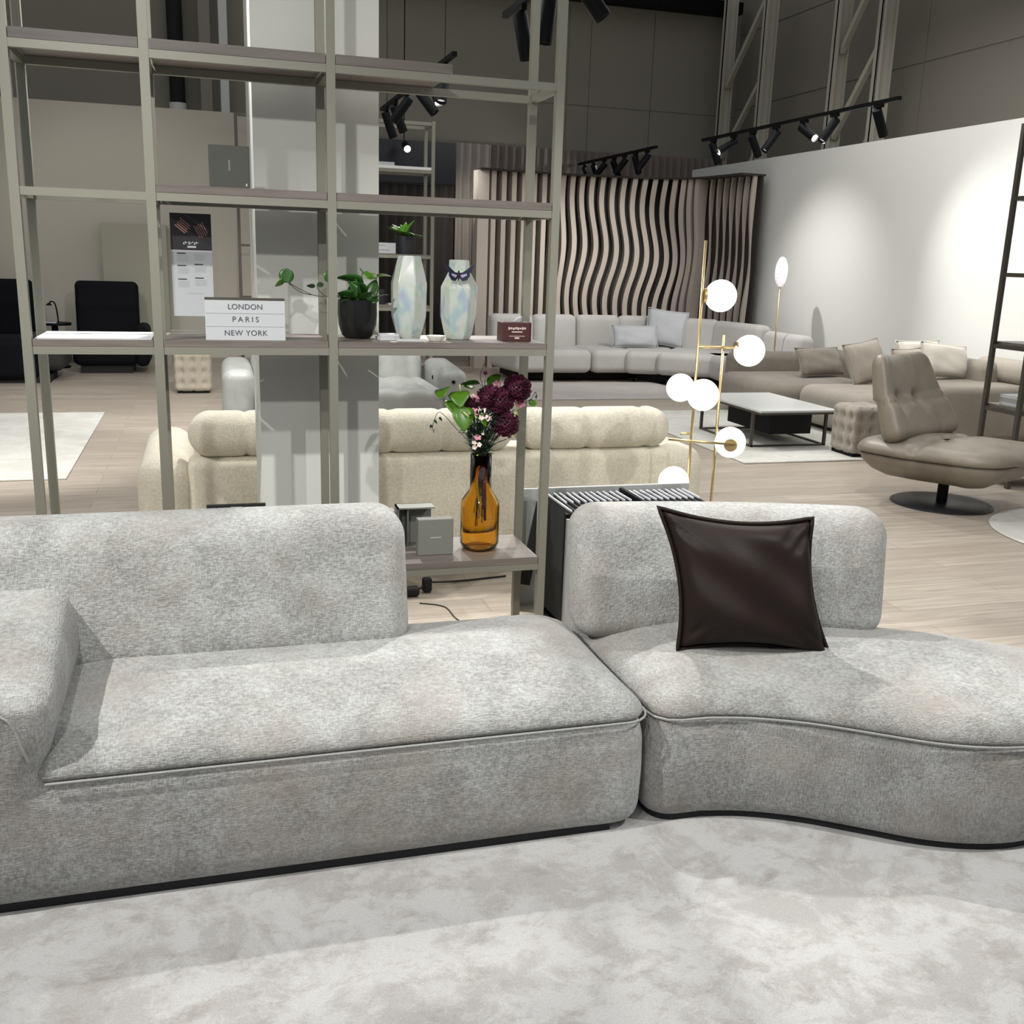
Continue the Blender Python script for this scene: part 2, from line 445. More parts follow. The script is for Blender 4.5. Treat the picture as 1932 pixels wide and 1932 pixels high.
# steel truss columns on the right hall wall
def truss(y0,y1,label):
    t=thing('truss_column',label,'steel column',(8.45,(y0+y1)/2,0),group=None)
    d=(y1-y0)/2
    for s,wd in ((-1,.16),(1,.16)):
        bm=BM(); box(bm,-.09,.09,s*d-.015,s*d+.015,0,5.75); box(bm,-.09,-.07,s*d-wd/2,s*d+wd/2,0,5.75); box(bm,.07,.09,s*d-wd/2,s*d+wd/2,0,5.75)
        obj('column_flange',bm,'steel',t)
    for a,b in ((2.2,3.3),(3.3,4.4),(4.4,5.6)):
        e=-1 if round(a*10)%2==0 else 1
        obj('brace',bar(BM(),(0,d*.9*-1,b),(0,d*.9,a),.07,.07),'steel',t)
truss(15.05,16.35,'cream steel truss column in the hall corner, left of the two')
truss(12.1,13.1,'cream steel truss column rising behind the white partition, right of the two')
# left rear services
t=thing('drain_pipe','dark drain pipe with a white sleeve above the left partition','pipe',(-.23,16.85,3.2))
obj('pipe',tube(BM(),[(0,0,.33),(0,0,2.5)],.11,16),'blackmat',t,sharp=40)
obj('sleeve',lathe(BM(),[(0,-.0),(.10,0),(.10,.3),(.125,.3),(.125,.42),(0,.42)],16),'white',t,sharp=40)
obj('lower_pipe',tube(BM(),[(0,0,-3.2),(0,0,0)],.1,12),'white',t)
for x0,x1,m_,lb in ((.38,.50,'white','narrow white steel post beside the pillar above left partition'),(.10,.26,'hall','dull brown steel post right of the drain pipe')):
    o=obj('steel_post',B(x0,x1,16.55,16.75,0,5.75),m_); tag(o,lb,'steel post')
# ================================================================== CURTAINS, SLATS
def curtain(x0,x1,y,z0,z1,pitch,amp,name,m,seed=1):
    rnd=random.Random(seed); bm=BM(); n=int((x1-x0)/pitch*8); top=[];bot=[]
    ph=0
    for i in range(n+1):
        x=x0+(x1-x0)*i/n; ph+=2*PI/8*(1+rnd.uniform(-.25,.25))
        for sgn,arr in ((0,top),(1,bot)):
            a=amp*(1 if sgn else .85)
            arr.append((bm.verts.new((x,y+a*math.sin(ph),z1 if not sgn else z0)),bm.verts.new((x,y+a*math.sin(ph)+.012,z1 if not sgn else z0))))
    for i in range(n):
        for k in (0,1): bm.faces.new((bot[i][k],bot[i+1][k],top[i+1][k],top[i][k]))
        bm.faces.new((bot[i][0],bot[i+1][0],bot[i+1][1],bot[i][1])); bm.faces.new((top[i][0],top[i+1][0],top[i+1][1],top[i][1]))
    return obj(name,bm,m,None,True)
tag(curtain(4.47,9.0,16.35,0,3.27,.13,.05,'curtain','curt'),'taupe pleated floor-length curtain hanging behind the wavy slat screen','curtain')
M['lit_curt']=fabric('lit_curtain_cloth',(.36,.315,.275),.08,90,.1)  # lamplight on the curtain end, put into a paler cloth colour
tag(curtain(3.9,4.46,16.35,0,3.27,.13,.04,'curtain','lit_curt',5),'lamplit strip of the pleated curtain, in paler cloth, at the left end of the slat screen','curtain')
tag(curtain(1.9,3.88,16.45,0,2.62,.16,.045,'curtain','dcurt',3),'dark brown pleated curtain behind the open display frame','curtain')
tag(obj('dark_panel',B(1.9,3.88,16.35,16.42,2.64,3.26),mat('black_gloss_panel',(.006,.007,.012),.25)),'glossy black header panel above the dark brown curtain','panel')
t=thing('slat_screen','tall screen of wavy vertical wood slats behind the grey corner sofa','screen',(0,0,0))
path=catmull([(3.72,14.46),(4.4,14.55),(5.1,14.6),(5.8,14.52),(6.4,14.38),(6.85,14.12),(7.05,13.7),(7.13,13.2),(7.18,12.75)],24)
acc=[0]
for a,b in zip(path,path[1:]): acc.append(acc[-1]+(b-a).length)
def onpath(s):
    for i in range(len(acc)-1):
        if acc[i+1]>=s: 
            k=(s-acc[i])/(acc[i+1]-acc[i]); d=(path[i+1]-path[i]).normalized(); return path[i].lerp(path[i+1],k),d
    return path[-1],(path[-1]-path[-2]).normalized()
cap=BM()
ns=30; tot=acc[-1]-.02
for i in range(ns):
    s=.06+i*(tot-.08)/(ns-1); p,d=onpath(s); nrm=Vector((d.y,-d.x))  # towards the room
    if nrm.y>0 and abs(nrm.y)>.5: nrm=-nrm
    if s>tot*.7 and nrm.x>0: nrm=-nrm
    amp=.075*max(0,min(1,(i-6)/5))*max(.25,min(1,(24-i)/6))
    wd=.072 if i<23 else .034
    if i==0: wd=.17
    bm=BM(); K=40; rows=[]
    for k in range(K+1):
        z=2.72*k/K
        ww=math.sin(2*PI*(z-.15)/1.55+.18*i*.6)*math.exp(-((z-1.25)/1.5)**2)
        c=p+d*amp*ww; dep=(.17 if i<23 else .04)+.03*math.sin(2*PI*z/1.55+1+.11*i)*(amp>0.01)
        q=[c-d*wd/2,c+d*wd/2,c+d*wd/2+nrm*dep,c-d*wd/2+nrm*dep]
        rows.append([bm.verts.new((v.x,v.y,z)) for v in q])
    for a,b in zip(rows,rows[1:]):
        for j in range(4): bm.faces.new((a[j],a[(j+1)%4],b[(j+1)%4],b[j]))
    bm.faces.new(rows[0]); bm.faces.new(rows[-1])
    obj('slat',bm,'slat',t,sharp=40)
bm=BM()
for z0,z1,o0,o1 in ((2.72,2.745,.26,-.12),(0,2.72,-.06,-.09)):
    pr=None
    for k in range(0,len(path),3):
        d=(path[min(k+1,len(path)-1)]-path[max(k-1,0)]).normalized(); n_=Vector((d.y,-d.x))
        if k>len(path)*.6 and n_.x>0: n_=-n_
        elif k<=len(path)*.6 and n_.y>0: n_=-n_
        a=path[k]+n_*o0; b=path[k]+n_*o1
        v=[bm.verts.new((a.x,a.y,z0)),bm.verts.new((b.x,b.y,z0)),bm.verts.new((b.x,b.y,z1)),bm.verts.new((a.x,a.y,z1))]
        if pr:
            for j in range(4): bm.faces.new((pr[j],pr[(j+1)%4],v[(j+1)%4],v[j]))
        else: bm.faces.new(v)
        pr=v
    bm.faces.new(pr)
obj('screen_backing',bm,mat('screen_backing_brown',(.035,.028,.024),.9),t)
# ================================================================== RUGS
def rug(name,x0,x1,y0,y1,m,label,h=.012):
    o=obj(name,rbox(x1-x0,y1-y0,h,h*.45,2,.5,c=((x0+x1)/2,(y0+y1)/2,h/2)),m); return tag(o,label,'rug')
rug('area_rug',-3.2,4.3,-2.5,2.72,'rug','large mottled grey-beige velvet rug under the silver grey sofa in front')
rug('area_rug',-3.6,-.93,7.3,10.3,'rugc','ivory rug on the floor at left, seen through the open shelving')
rug('area_rug',4.13,6.6,7.16,9.95,'rugc','pale grey rug under the white-topped coffee table',.015)
rug('area_rug',3.3,5.7,10.9,12.45,'rugp','greyish pink rug in front of the pale grey corner sofa',.012)
o=obj('round_rug',lathe(BM(),[(0,0),(.74,0),(.75,.005),(.74,.012),(0,.012)],64,(5.36,4.70,0)),'rugc'); tag(o,'round ivory rug edge at far right below the swivel chair','rug')
# ================================================================== MAIN SOFA
t=thing('modular_sofa','left silver grey chenille sofa module with arm and long backrest','sofa',(0,2.7,0))
def L0(bm): return xf(bm,T(0,-2.7,0))
out=resample(fillet([(-.90,2.325,.06),(1.128,2.325,.07),(1.128,3.09,.10),(-.90,3.09,.06)]),.03)
sk=[(-.52,2.7),(.745,2.7)]
b1=solid(out,sk,[(.03,.028),(.012,.036),(.0,.07),(-.004,.18),(.0,.28),(.012,.33),(.03,.345)],4)
armf=lambda q:(q.x-.02*math.exp(-((q.z-.16)/.12)**2)*(q.x>0)*0, q.y, q.z)
def armdef(q):
    # q local to the arm box centred at z .36: top slopes up to the back
    z=q.z+.36; y=q.y; f=(y+.38)/.76
    if z>.40: z=.40+(z-.40)*(.42+.37*min(1,max(0,f))**.6)
    x=q.x
    if q.x>0 and z>.34: x-=.02*math.sin(PI*min(1,(z-.34)/.3))*-2
    return (x,y,z-.36)
arm=rbox(.50,.81,.70,.06,5,.03,armdef,(-.65,2.725,.38))
me=bpy.data.meshes.new('x'); arm.to_mesh(me); arm.free(); b1.from_mesh(me)
body_=remesh('body_with_arm',L0(b1),.014,'sofa',t,6)
seat_prof=[(.03,.338),(.008,.346),(.004,.356),(.012,.372),(.035,.392),(.07,.408),(.12,.420)]
zc=lambda t_:.420+.028*math.sin(PI/2*t_)
obj('seat_cushion',L0(solid(resample(fillet([(-.397,2.325,.004),(1.128,2.325,.07),(1.128,3.09,.12),(-.56,3.09,.03),(-.56,2.6,.05)]),.03),[(-.12,2.7),(.745,2.7)],seat_prof,10,zc)),'sofa',t,True)
pp=[(-.39,2.321,.344)]+[(x/100,2.321,.344) for x in range(-30,104,8)]
pr=[Vector((1.058+.074*math.sin(a*PI/12),2.395-.074*math.cos(a*PI/12))) for a in range(0,7)]
pp+= [(v.x,v.y,.344) for v in pr]+[(1.133,y/100,.344) for y in range(245,300,10)]
obj('piping',L0(tube(BM(),pp,.0032,6)),'piping',t,True)
bpy.context.view_layer.update(); pts=[]
for x,z in catmull([(-.80,.525),(-.6,.525),(-.50,.525),(-.462,.515),(-.442,.485),(-.430,.44),(-.42,.40)],5):
    hit,loc_,_,_=body_.ray_cast(Vector((x,-1.2,z)),Vector((0,1,0)))
    if hit: pts.append((loc_.x,loc_.y-.0005,loc_.z))
obj('piping',tube(BM(),pts,.0032,6),'piping',t,True)
def lean(q): return (q.x,q.y+.10*(q.z+.19)/.4+(.012*math.sin((q.x-.4)*3+1)*q.z),q.z)
obj('backrest',L0(rbox(1.46,.22,.42,.085,5,.05,lean,(-.165,2.92,.593))),'sofa',t,True)
obj('foot_plinth',L0(B(-.85,1.03,2.345,3.04,.0125,.036)),'blackmat',t)
# right module
t=thing('modular_sofa','right curved silver grey chenille sofa module with rounded end','sofa',(1.8,2.6,0))
def L1(bm): return xf(bm,T(-1.8,-2.6,0))
front=catmull([(1.30,2.33),(1.42,2.30),(1.56,2.235),(1.70,2.14),(1.83,2.05),(1.96,1.995),(2.10,1.975),(2.26,2.0),(2.40,2.07),(2.52,2.20),(2.56,2.34),(2.52,2.48),(2.42,2.59),(2.28,2.70),(2.10,2.80),(1.85,2.93),(1.6,3.02),(1.42,3.08)],6)
corn=fillet([(1.30,2.33,0),(1.42,3.08,0),(1.148,3.10,.07),(1.148,2.335,.075)])
out=[Vector(p) for p in front]+[p for p in corn[2:]]
out=resample(out,.03)
sk=[(1.5,2.70),(1.7,2.62),(1.9,2.5),(2.08,2.41),(2.2,2.35)]
obj('body',L1(solid(out,sk,[(.03,.028),(.012,.036),(.0,.07),(-.004,.18),(.0,.27),(.008,.318),(.028,.33)],4)),'sofa',t,True)
sp=[(d,z-.015) for d,z in seat_prof]
obj('seat_cushion',L1(solid(out,sk,sp,10,lambda q:zc(q)-.012)),'sofa',t,True)
obj('piping',L1(tube(BM(),[(p.x,p.y,.329) for p in out[::2]],.0036,6,closed=True)),'piping',t,True)
obj('foot_plinth',L1(solid(out,sk,[(.022,.0125),(.022,.036)],3)),'blackmat',t)
def bend(q):
    s=q.x*1.07+.445  # 0..0.98 along
    th=-.05-.62*s*.55
    x=1.165+s*math.cos(-.19)*1.0; y=2.90+.015-.07*s-.17*s*s
    n=Vector((.19+.30*s,1)).normalized()
    yy=q.y+.10*(q.z+.19)/.4
    return (x+n.x*yy,y+n.y*yy,q.z)
obj('backrest',L1(rbox(.96,.21,.41,.085,5,.04,bend,(0.0,0,.576))),'sofa',t,True)
# dark leather pillow
t=thing('throw_pillow','dark brown leather throw pillow leaning on the right sofa backrest','pillow',(1.538,2.60,.0))
W_,H_=.465,.415
def skew(bm):
    for v in bm.verts:
        k=(v.co.z+H_/2)/H_; v.co.x+=-.085*(k-.5)+0.0; v.co.x*=1+.0*(k)
    return bm
Mx=T(0,0,.618)@RZ(-13)@RX(-14)@RY(3)
obj('cushion',xf(skew(pillow(W_,H_,.19,36,.15,4,.016)),Mx),'choc',t,True)
obj('flange',xf(skew(pillow_edge(W_+.012,H_+.012,.007,.15,24)),Mx),'choc',t,True)
# ================================================================== OPEN SHELVING
PX=[-.558,-.148,.442,1.258]; Y0,Y1=3.703,4.023; PW=.030
t=thing('open_shelving','tall champagne metal open shelving unit behind the sofa','shelving',(0,0,0))
for x in PX:
    for y in (Y0,Y1):
        obj('post',B(x-PW/2,x+PW/2,y-PW/2,y+PW/2,0,2.95),'metal',t)
LV={'top':2.160,'mid':1.723,'low':1.219,'bottom':.372}
for nm,z in LV.items():
    for a,b in zip(PX,PX[1:]):
        for y in (Y0,Y1): obj('rail',B(a+PW/2,b-PW/2,y-.012,y+.012,z-.026,z),'metal',t)
    for x in PX: obj('side_rail',B(x-.012,x+.012,Y0+PW/2,Y1-PW/2,z-.026,z),'metal',t)
def sboard(a,b,z,th=.024): obj('shelf_board',B(a+PW/2+.002,b-PW/2-.002,Y0-.013,Y1+.013,z+.001,z+th),'board',t)
sboard(PX[0],PX[1],LV['top'],.032); sboard(PX[1],PX[2],LV['top'],.032)
obj('shelf_board',B(PX[2]+.017,.86,Y0-.013,Y1+.013,LV['top']+.001,LV['top']+.032),'board',t)
for i in (1,2): sboard(PX[i],PX[i+1],LV['mid'],.027)
for i in (0,1,2): sboard(PX[i],PX[i+1],LV['low'],.022)
for i in (0,1,2): sboard(PX[i],PX[i+1],LV['bottom'],.027)
ZL=1.2415; ZM=1.7505; ZB=.3995; ZT=2.193
# ---- on the shelves
o=obj('paper_sheet',B(-.535,-.17,3.705,4.0,ZL,ZL+.004),'paper'); tag(o,'white paper sheet covering the first bay of the shelf','paper')
t=thing('letter_sign','white three-line sign reading LONDON, PARIS, NEW YORK','sign',(.142,3.735,ZL))
obj('panel',B(-.135,.135,-.012,.012,0,.137),'paper',t)
obj('top_edge',B(-.135,.135,-.0125,.0125,.137,.145),'dmetal',t)
bm=BM()
for z in (.048,.093): box(bm,-.132,.132,-.0135,-.012,z-.0008,z+.0008)
obj('row_line',bm,'lightgrey_ink',t)
for s,z,sp_ in (('LONDON',.114,1.05),('PARIS',.071,1.5),('NEW YORK',.024,1.1)):
    text('lettering',s,.026,'ink',t,(0,-.0125,z),space=sp_)
t=thing('menu_stand','clear acrylic stand holding a menu sheet with a dark picture on top','stand',(-.03,3.98,ZL))
obj('acrylic_plate',B(-.09,.09,.003,.007,.01,.445),'clear',t)
obj('base',B(-.085,.085,-.03,.03,0,.012),'clear',t)
obj('menu_sheet',B(-.071,.071,-.001,.002,.065,.30),'paper',t)
obj('picture_area',B(-.071,.071,-.0015,.0018,.30,.428),mat('dark_print',(.012,.008,.012),.4),t)
bm=BM()
rnd=random.Random(3)
for cx,cz,a in ((-.028,.385,-40),(.035,.372,-65)):
    for k in range(5):
        b_=BM(); box(b_,-.022,.022,-.0028,-.0016,-.0017,.0017); xf(b_,T(cx,0,cz)@RY(-a)@T((k%2)*.004,0,(k-2)*.0075)); me=bpy.data.meshes.new('x'); b_.to_mesh(me); b_.free(); bm.from_mesh(me)
obj('printed_hands',bm,mat('print_pink',(.42,.22,.19),.6),t)
bm=BM()
for k in range(9): box(bm,-.028+k*.0062,-.028+k*.0062+.004,-.0028,-.0016,.319+.003*(k%3),.327+.003*(k%2))
box(bm,-.014,.016,-.0028,-.0016,.308,.315)
obj('printed_title',bm,'paper',t)
bm=BM()
for cx,rows in ((-.033,(.288,.245,.197)),(.026,(.250,.202))):
    for z in rows: box(bm,cx-.018,cx+.012,-.002,-.001,z-.002,z+.002)
obj('printed_heading',bm,'ink',t)
bm=BM()
for cx,rows in ((-.033,(.280,.237,.189)),(.026,(.285,.242,.194))):
    for z in rows:
        for k in range(5): box(bm,cx-.018,cx+.02,-.002,-.001,z-.0045*k-.001,z-.0045*k+.0006)
box(bm,-.025,.035,-.002,-.001,.146,.149)
obj('printed_text',bm,'lightgrey_ink',t)
t=thing('carton_box','dark grey square box standing alone on the middle shelf','box',(.105,3.76,ZM))
obj('carton',rbox(.132,.05,.137,.003,2,.2,c=(0,0,.0685)),'darkbox',t); obj('logo_mark',B(-.003,.003,-.0256,-.0251,.055,.09),'greybox',t); obj('corner_mark',B(.053,.057,-.0256,-.0251,.008,.016),'silver',t)
# leaf helper
def leaf_bm(Lh,Wd,kind='heart',curl=.15,n=8):
    bm=BM(); rows=[]
    for i in range(n+1):
        t_=i/n
        if kind=='heart': wv=Wd/2*(math.sin(PI*t_**.62))**.8
        elif kind=='round': wv=Wd/2*math.sqrt(max(0,1-(2*t_-1)**2))
        else: wv=Wd/2*math.sin(PI*t_)**.9
        x=Lh*t_; z=-curl*Lh*t_*t_
        rows.append([bm.verts.new((x,s*wv,z+abs(s)*wv*.18)) for s in (-1,-.5,0,.5,1)])
    for a,b in zip(rows,rows[1:]):
        for j in range(4):
            try: bm.faces.new((a[j],a[j+1],b[j+1],b[j]))
            except ValueError: pass
    bmesh.ops.remove_doubles(bm,verts=bm.verts,dist=1e-5)
    g=bmesh.ops.extrude_face_region(bm,geom=bm.faces[:])
    bmesh.ops.translate(bm,verts=[v for v in g['geom'] if isinstance(v,bmesh.types.BMVert)],vec=(0,0,.0008))
    return bm
def leaf(parent,name,pos,az,el,Lh,Wd,m,kind='heart',roll=0,curl=.15):
    bm=xf(leaf_bm(Lh,Wd,kind,curl),T(*pos)@RZ(az)@RY(-el)@RX(roll))
    return obj(name,bm,m,parent,True)
t=thing('potted_plant','black pot with dark green plant trailing leafy stems to the left','plant',(.552,3.862,ZL))
obj('pot',lathe(BM(),[(0,0),(.045,0),(.058,.012),(.070,.05),(.073,.09),(.072,.142),(.067,.142),(.067,.12),(0,.12)],40),'pot',t,sharp=50)
obj('soil',lathe(BM(),[(0,.119),(.067,.119),(.067,.126),(0,.13)],24),mat('dark_soil',(.01,.008,.006),1),t)
stem=BM()
for pts in ([(-.02,0,.13),(-.08,-.005,.15),(-.15,-.01,.152),(-.20,-.012,.17),(-.245,-.012,.195),(-.265,-.012,.215)],[(-.17,-.01,.155),(-.21,-.01,.165),(-.25,-.01,.195)],[(-.12,-.008,.152),(-.14,-.01,.17),(-.15,-.01,.185)],[(-.07,-.005,.148),(-.09,-.01,.17),(-.1,-.01,.20)],
    [(.02,0,.13),(.055,-.01,.18),(.075,0,.23)],[(.0,0,.13),(.01,0,.2),(.02,0,.24)]):
    tube(stem,[tuple(p) for p in catmull(pts,4)],.0016,6)
obj('stem',stem,'stem',t,True)
for pos,az,el,l_,w_,k_,m_,ro,cu in (
 ((-.262,-.02,.196),0,80,.052,.054,'round','leaf',80,0),((-.262,-.015,.203),200,-15,.05,.03,'heart','leafl',60,.3),
 ((-.155,-.015,.185),190,10,.035,.018,'heart','leafd',60,.2),((-.15,-.015,.187),20,20,.03,.02,'round','leafd',60,.2),
 ((-.105,-.014,.198),20,80,.05,.05,'round','leaf',80,0),((-.02,-.03,.15),200,20,.07,.045,'heart','leaf',50,.2),
 ((.0,-.05,.14),140,60,.08,.06,'heart','leaf',60,.1),((.03,-.05,.16),150,38,.085,.07,'heart','leaf',50,.2),((.02,-.03,.20),165,25,.10,.06,'heart','leaf',40,.35),
 ((.02,-.01,.235),60,15,.07,.05,'heart','leaf',35,.5),((.03,-.02,.22),20,30,.06,.05,'heart','leafl',40,.5),((.07,0,.225),-10,25,.055,.022,'heart','leafl',30,.5),
 ((.03,-.05,.14),20,20,.06,.045,'heart','leaf',50,.4),((-.03,-.05,.14),250,35,.06,.05,'heart','leaf',0,.4),((.01,-.06,.14),300,45,.07,.055,'heart','leaf',0,.3),
 ((.05,-.02,.14),-20,40,.065,.05,'heart','leaf',0,.4),((-.04,0,.13),170,45,.06,.05,'heart','leaf',0,.3),((.0,.03,.14),90,60,.09,.06,'heart','leaf',0,.2),((0,-.05,.135),180,8,.07,.03,'heart','leaf',40,.2),((.045,.01,.15),30,60,.08,.05,'heart','leaf',60,.2),((-.01,-.055,.15),100,75,.075,.06,'heart','leaf',90,0)):
    leaf(t,'leaf',pos,az,el,l_,w_,m_,k_,ro,cu)
# brochure stacks and small dish
for i,(x,y,sx,sy,h,lb) in enumerate(((.655,3.80,.075,.06,.022,'small white card pack beside the black plant pot'),(.725,3.735,.10,.03,.008,'thin white card lying in front of the left pearly vase'))):
    t=thing('card_stack',lb,'cards',(x,y,ZL))
    if i==0:
        obj('card',xf(B(-sx/2,sx/2,-sy/2,sy/2,0,.012),RZ(8)),'paper',t); obj('card',xf(B(-sx/2+.004,sx/2-.002,-sy/2,sy/2-.003,.0125,h),RZ(3)),'paper',t)
    else: obj('card',B(-sx/2,sx/2,-sy/2,sy/2,0,h),'paper',t)
o=obj('small_dish',xf(lathe(BM(),[(0,0),(.024,0),(.036,.014),(.038,.019),(.034,.019),(.02,.006),(0,.005)],10),T(.832,3.77,ZL)),mat('cream_ceramic',(.72,.71,.64),.5),sharp=20); tag(o,'small cream faceted dish between the two pearly vases','dish')
# iridescent vases
def vase(prof,n,loc,label,jit,seed,rot=0):
    t=thing('glass_vase',label,'vase',loc,R(rot)); rnd=random.Random(seed); bm=BM()
    rings=[]
    for q,(r,z) in enumerate(prof):
        rr=[]
        for j in range(n):
            a=2*PI*(j+.06*q)/n; k=1+rnd.uniform(-jit,jit)*(0<q<len(prof)-1)
            rr.append(bm.verts.new((r*k*math.cos(a),r*k*math.sin(a),z+rnd.uniform(-1,1)*jit*.04*(0<q<len(prof)-1))))
        rings.append(rr)
    for q,(a,b) in enumerate(zip(rings,rings[1:])):
        for j in range(n):
            if q%2==0: bm.faces.new((a[j],a[(j+1)%n],b[j])); bm.faces.new((a[(j+1)%n],b[(j+1)%n],b[j]))
            else: bm.faces.new((a[j],b[(j+1)%n],b[j])); bm.faces.new((a[j],a[(j+1)%n],b[(j+1)%n]))
    bm.faces.new(rings[0])
    inn=[bm.verts.new((v.co.x*.88,v.co.y*.88,v.co.z)) for v in rings[-1]]; dn=[bm.verts.new((v.co.x*.88,v.co.y*.88,v.co.z-.06)) for v in rings[-1]]
    for j in range(n):
        bm.faces.new((rings[-1][j],rings[-1][(j+1)%n],inn[(j+1)%n],inn[j])); bm.faces.new((inn[j],inn[(j+1)%n],dn[(j+1)%n],dn[j]))
    bm.faces.new(dn)
    ed=[e for e in bm.edges]; bmesh.ops.bevel(bm,geom=ed,offset=.0022,segments=2,affect='EDGES',clamp_overlap=True)
    obj('vase_body',bm,'pearl',t,sharp=18); return t
vase([(.044,0),(.052,.018),(.067,.085),(.071,.205),(.043,.305)],7,(.748,3.862,ZL),'taller pearly faceted glass vase, left of the pair',.05,2,10)
t=vase([(.046,0),(.056,.02),(.071,.09),(.074,.195),(.042,.258),(.039,.296)],6,(.938,3.862,ZL),'pearly faceted glass vase with a butterfly clipped on its neck',.07,9,40)
t=thing('butterfly_ornament','dark blue butterfly ornament on the neck of the right pearly vase','ornament',(.918,3.785,ZL+.245))
for s in (-1,1):
    bm=BM(); P_=[(0,0,.004),(.014,0,.006),(.030,0,.018),(.050,0,.036),(.056,0,.036),(.048,0,.016),(.040,0,.004),(.040,0,-.006),(.030,0,-.022),(.014,0,-.026),(.002,0,-.014)]
    vs=[bm.verts.new((s*x,-.35*abs(x),z)) for x,y,z in P_]; f=bm.faces.new(vs); g=bmesh.ops.extrude_face_region(bm,geom=[f]); bmesh.ops.translate(bm,verts=[v for v in g['geom'] if isinstance(v,bmesh.types.BMVert)],vec=(0,.002,0))
    obj('wing',bm,mat('wing_navy',(.008,.009,.03),.35),t)
    bm=BM(); P_=[(.006,.0,-.004),(.028,0,.002),(.030,0,-.004),(.012,0,-.014)]
    vs=[bm.verts.new((s*x,-.35*abs(x)-.0012,z)) for x,y,z in P_]; f=bm.faces.new(vs); g=bmesh.ops.extrude_face_region(bm,geom=[f]); bmesh.ops.translate(bm,verts=[v for v in g['geom'] if isinstance(v,bmesh.types.BMVert)],vec=(0,.001,0))
    obj('wing_mark',bm,mat('wing_lilac',(.30,.26,.42),.5),t)
obj('butterfly_body',tube(BM(),[(0,0,-.024),(0,-.003,0),(0,0,.012)],[.002,.004,.003],8),'blackmat',t,True)
t=thing('tissue_box','dark red tissue box with pale lettering at the right shelf end','box',(1.145,3.80,ZL))
obj('carton',rbox(.116,.075,.072,.003,2,.2,c=(0,0,.036)),'redbox',t)
bm=BM()
for k in range(8): box(bm,-.034+k*.009,-.034+k*.009+.0065,-.0384,-.0374,.044+.002*(k%2),.054-.001*(k%3))
box(bm,-.02,.022,-.0384,-.0374,.034,.038); box(bm,-.03,.032,-.0384,-.0374,.019,.021); box(bm,-.008,.01,-.0384,-.0374,.010,.016)
obj('lettering',bm,mat('pale_print',(.55,.45,.42),.6),t)
bm=BM()
vs=[(-.018,0,.072),(.02,.004,.072),(.018,-.004,.094),(.004,.003,.090)]
for off in (0,.003):
    bm.faces.new([bm.verts.new((x+.012,y+off*3,z)) for x,y,z in vs])
obj('tissue',bm,'paper',t)
# bottom shelf items
def carton(name,label,loc,sx,sy,sz,rz,logo=True):
    t=thing(name,label,'box',loc,R(rz)); obj('carton',rbox(sx,sy,sz,.003,2,.3,c=(0,0,sz/2)),'greybox',t)
    if logo: obj('logo_mark',B(-.022,.022,-sy/2-.0006,-sy/2-.0001,sz*.48,sz*.48+.004),'silver',t)
    return t
carton('carton_box','grey square box in front, left of the amber vase',(.846,3.81,ZB),.142,.045,.146,0)
t=thing('carton_box','open-sided grey box tray standing behind the front grey box','box',(.80,3.93,ZB))
bm=BM(); box(bm,-.085,.065,.04,.045,0,.168); box(bm,-.085,-.08,-.03,.045,0,.168); box(bm,-.085,.065,-.03,.045,.162,.168); box(bm,-.085,.065,-.03,.045,0,.005)
obj('tray_shell',bm,'greybox',t); obj('divider',B(-.045,-.04,-.02,.035,.006,.16),'greybox',t)
carton('carton_box','grey box half hidden behind the left sofa backrest corner',(.665,3.90,ZB),.07,.06,.165,0,False)
t=thing('tabletop_sign','black sign with tiny lettering peeking over the left sofa backrest','sign',(.09,3.78,ZB))
obj('panel',B(-.105,.105,-.01,.01,0,.238),'blackmat',t); obj('lettering',B(-.02,.02,-.0108,-.0101,.227,.231),'silver',t)
# amber vase
t=thing('amber_vase','amber glass bottle vase with a red neck on the lower shelf','vase',(1.04,3.85,ZB))
pro=[(0,0),(.060,0),(.072,.012),(.078,.03),(.078,.185),(.074,.205),(.043,.25),(.042,.39)]
inn=[(.038,.388),(.039,.252),(.070,.2),(.073,.18),(.073,.034),(.062,.012),(0,.012)]
bm=lathe(BM(),pro+inn,28)
for v in bm.verts:
    r=math.hypot(v.co.x,v.co.y)
    if .02<v.co.z<.2 and r>.07:
        a=math.atan2(v.co.y,v.co.x); k=1+.018*math.cos(a*14); v.co.x*=k; v.co.y*=k
am=MATS['amber_glass']
f=N(am,'ShaderNodeSeparateXYZ'); tc=N(am,'ShaderNodeTexCoord'); L(am,tc.outputs['Object'],f.inputs[0])
g=mathn(am,'MULTIPLY',mathn(am,'SUBTRACT',f.outputs[2],.27),14,True)
setc(am,mixc(am,g,(.93,.62,.15),(.93,.36,.28)))
obj('vase_body',bm,am,t,True)
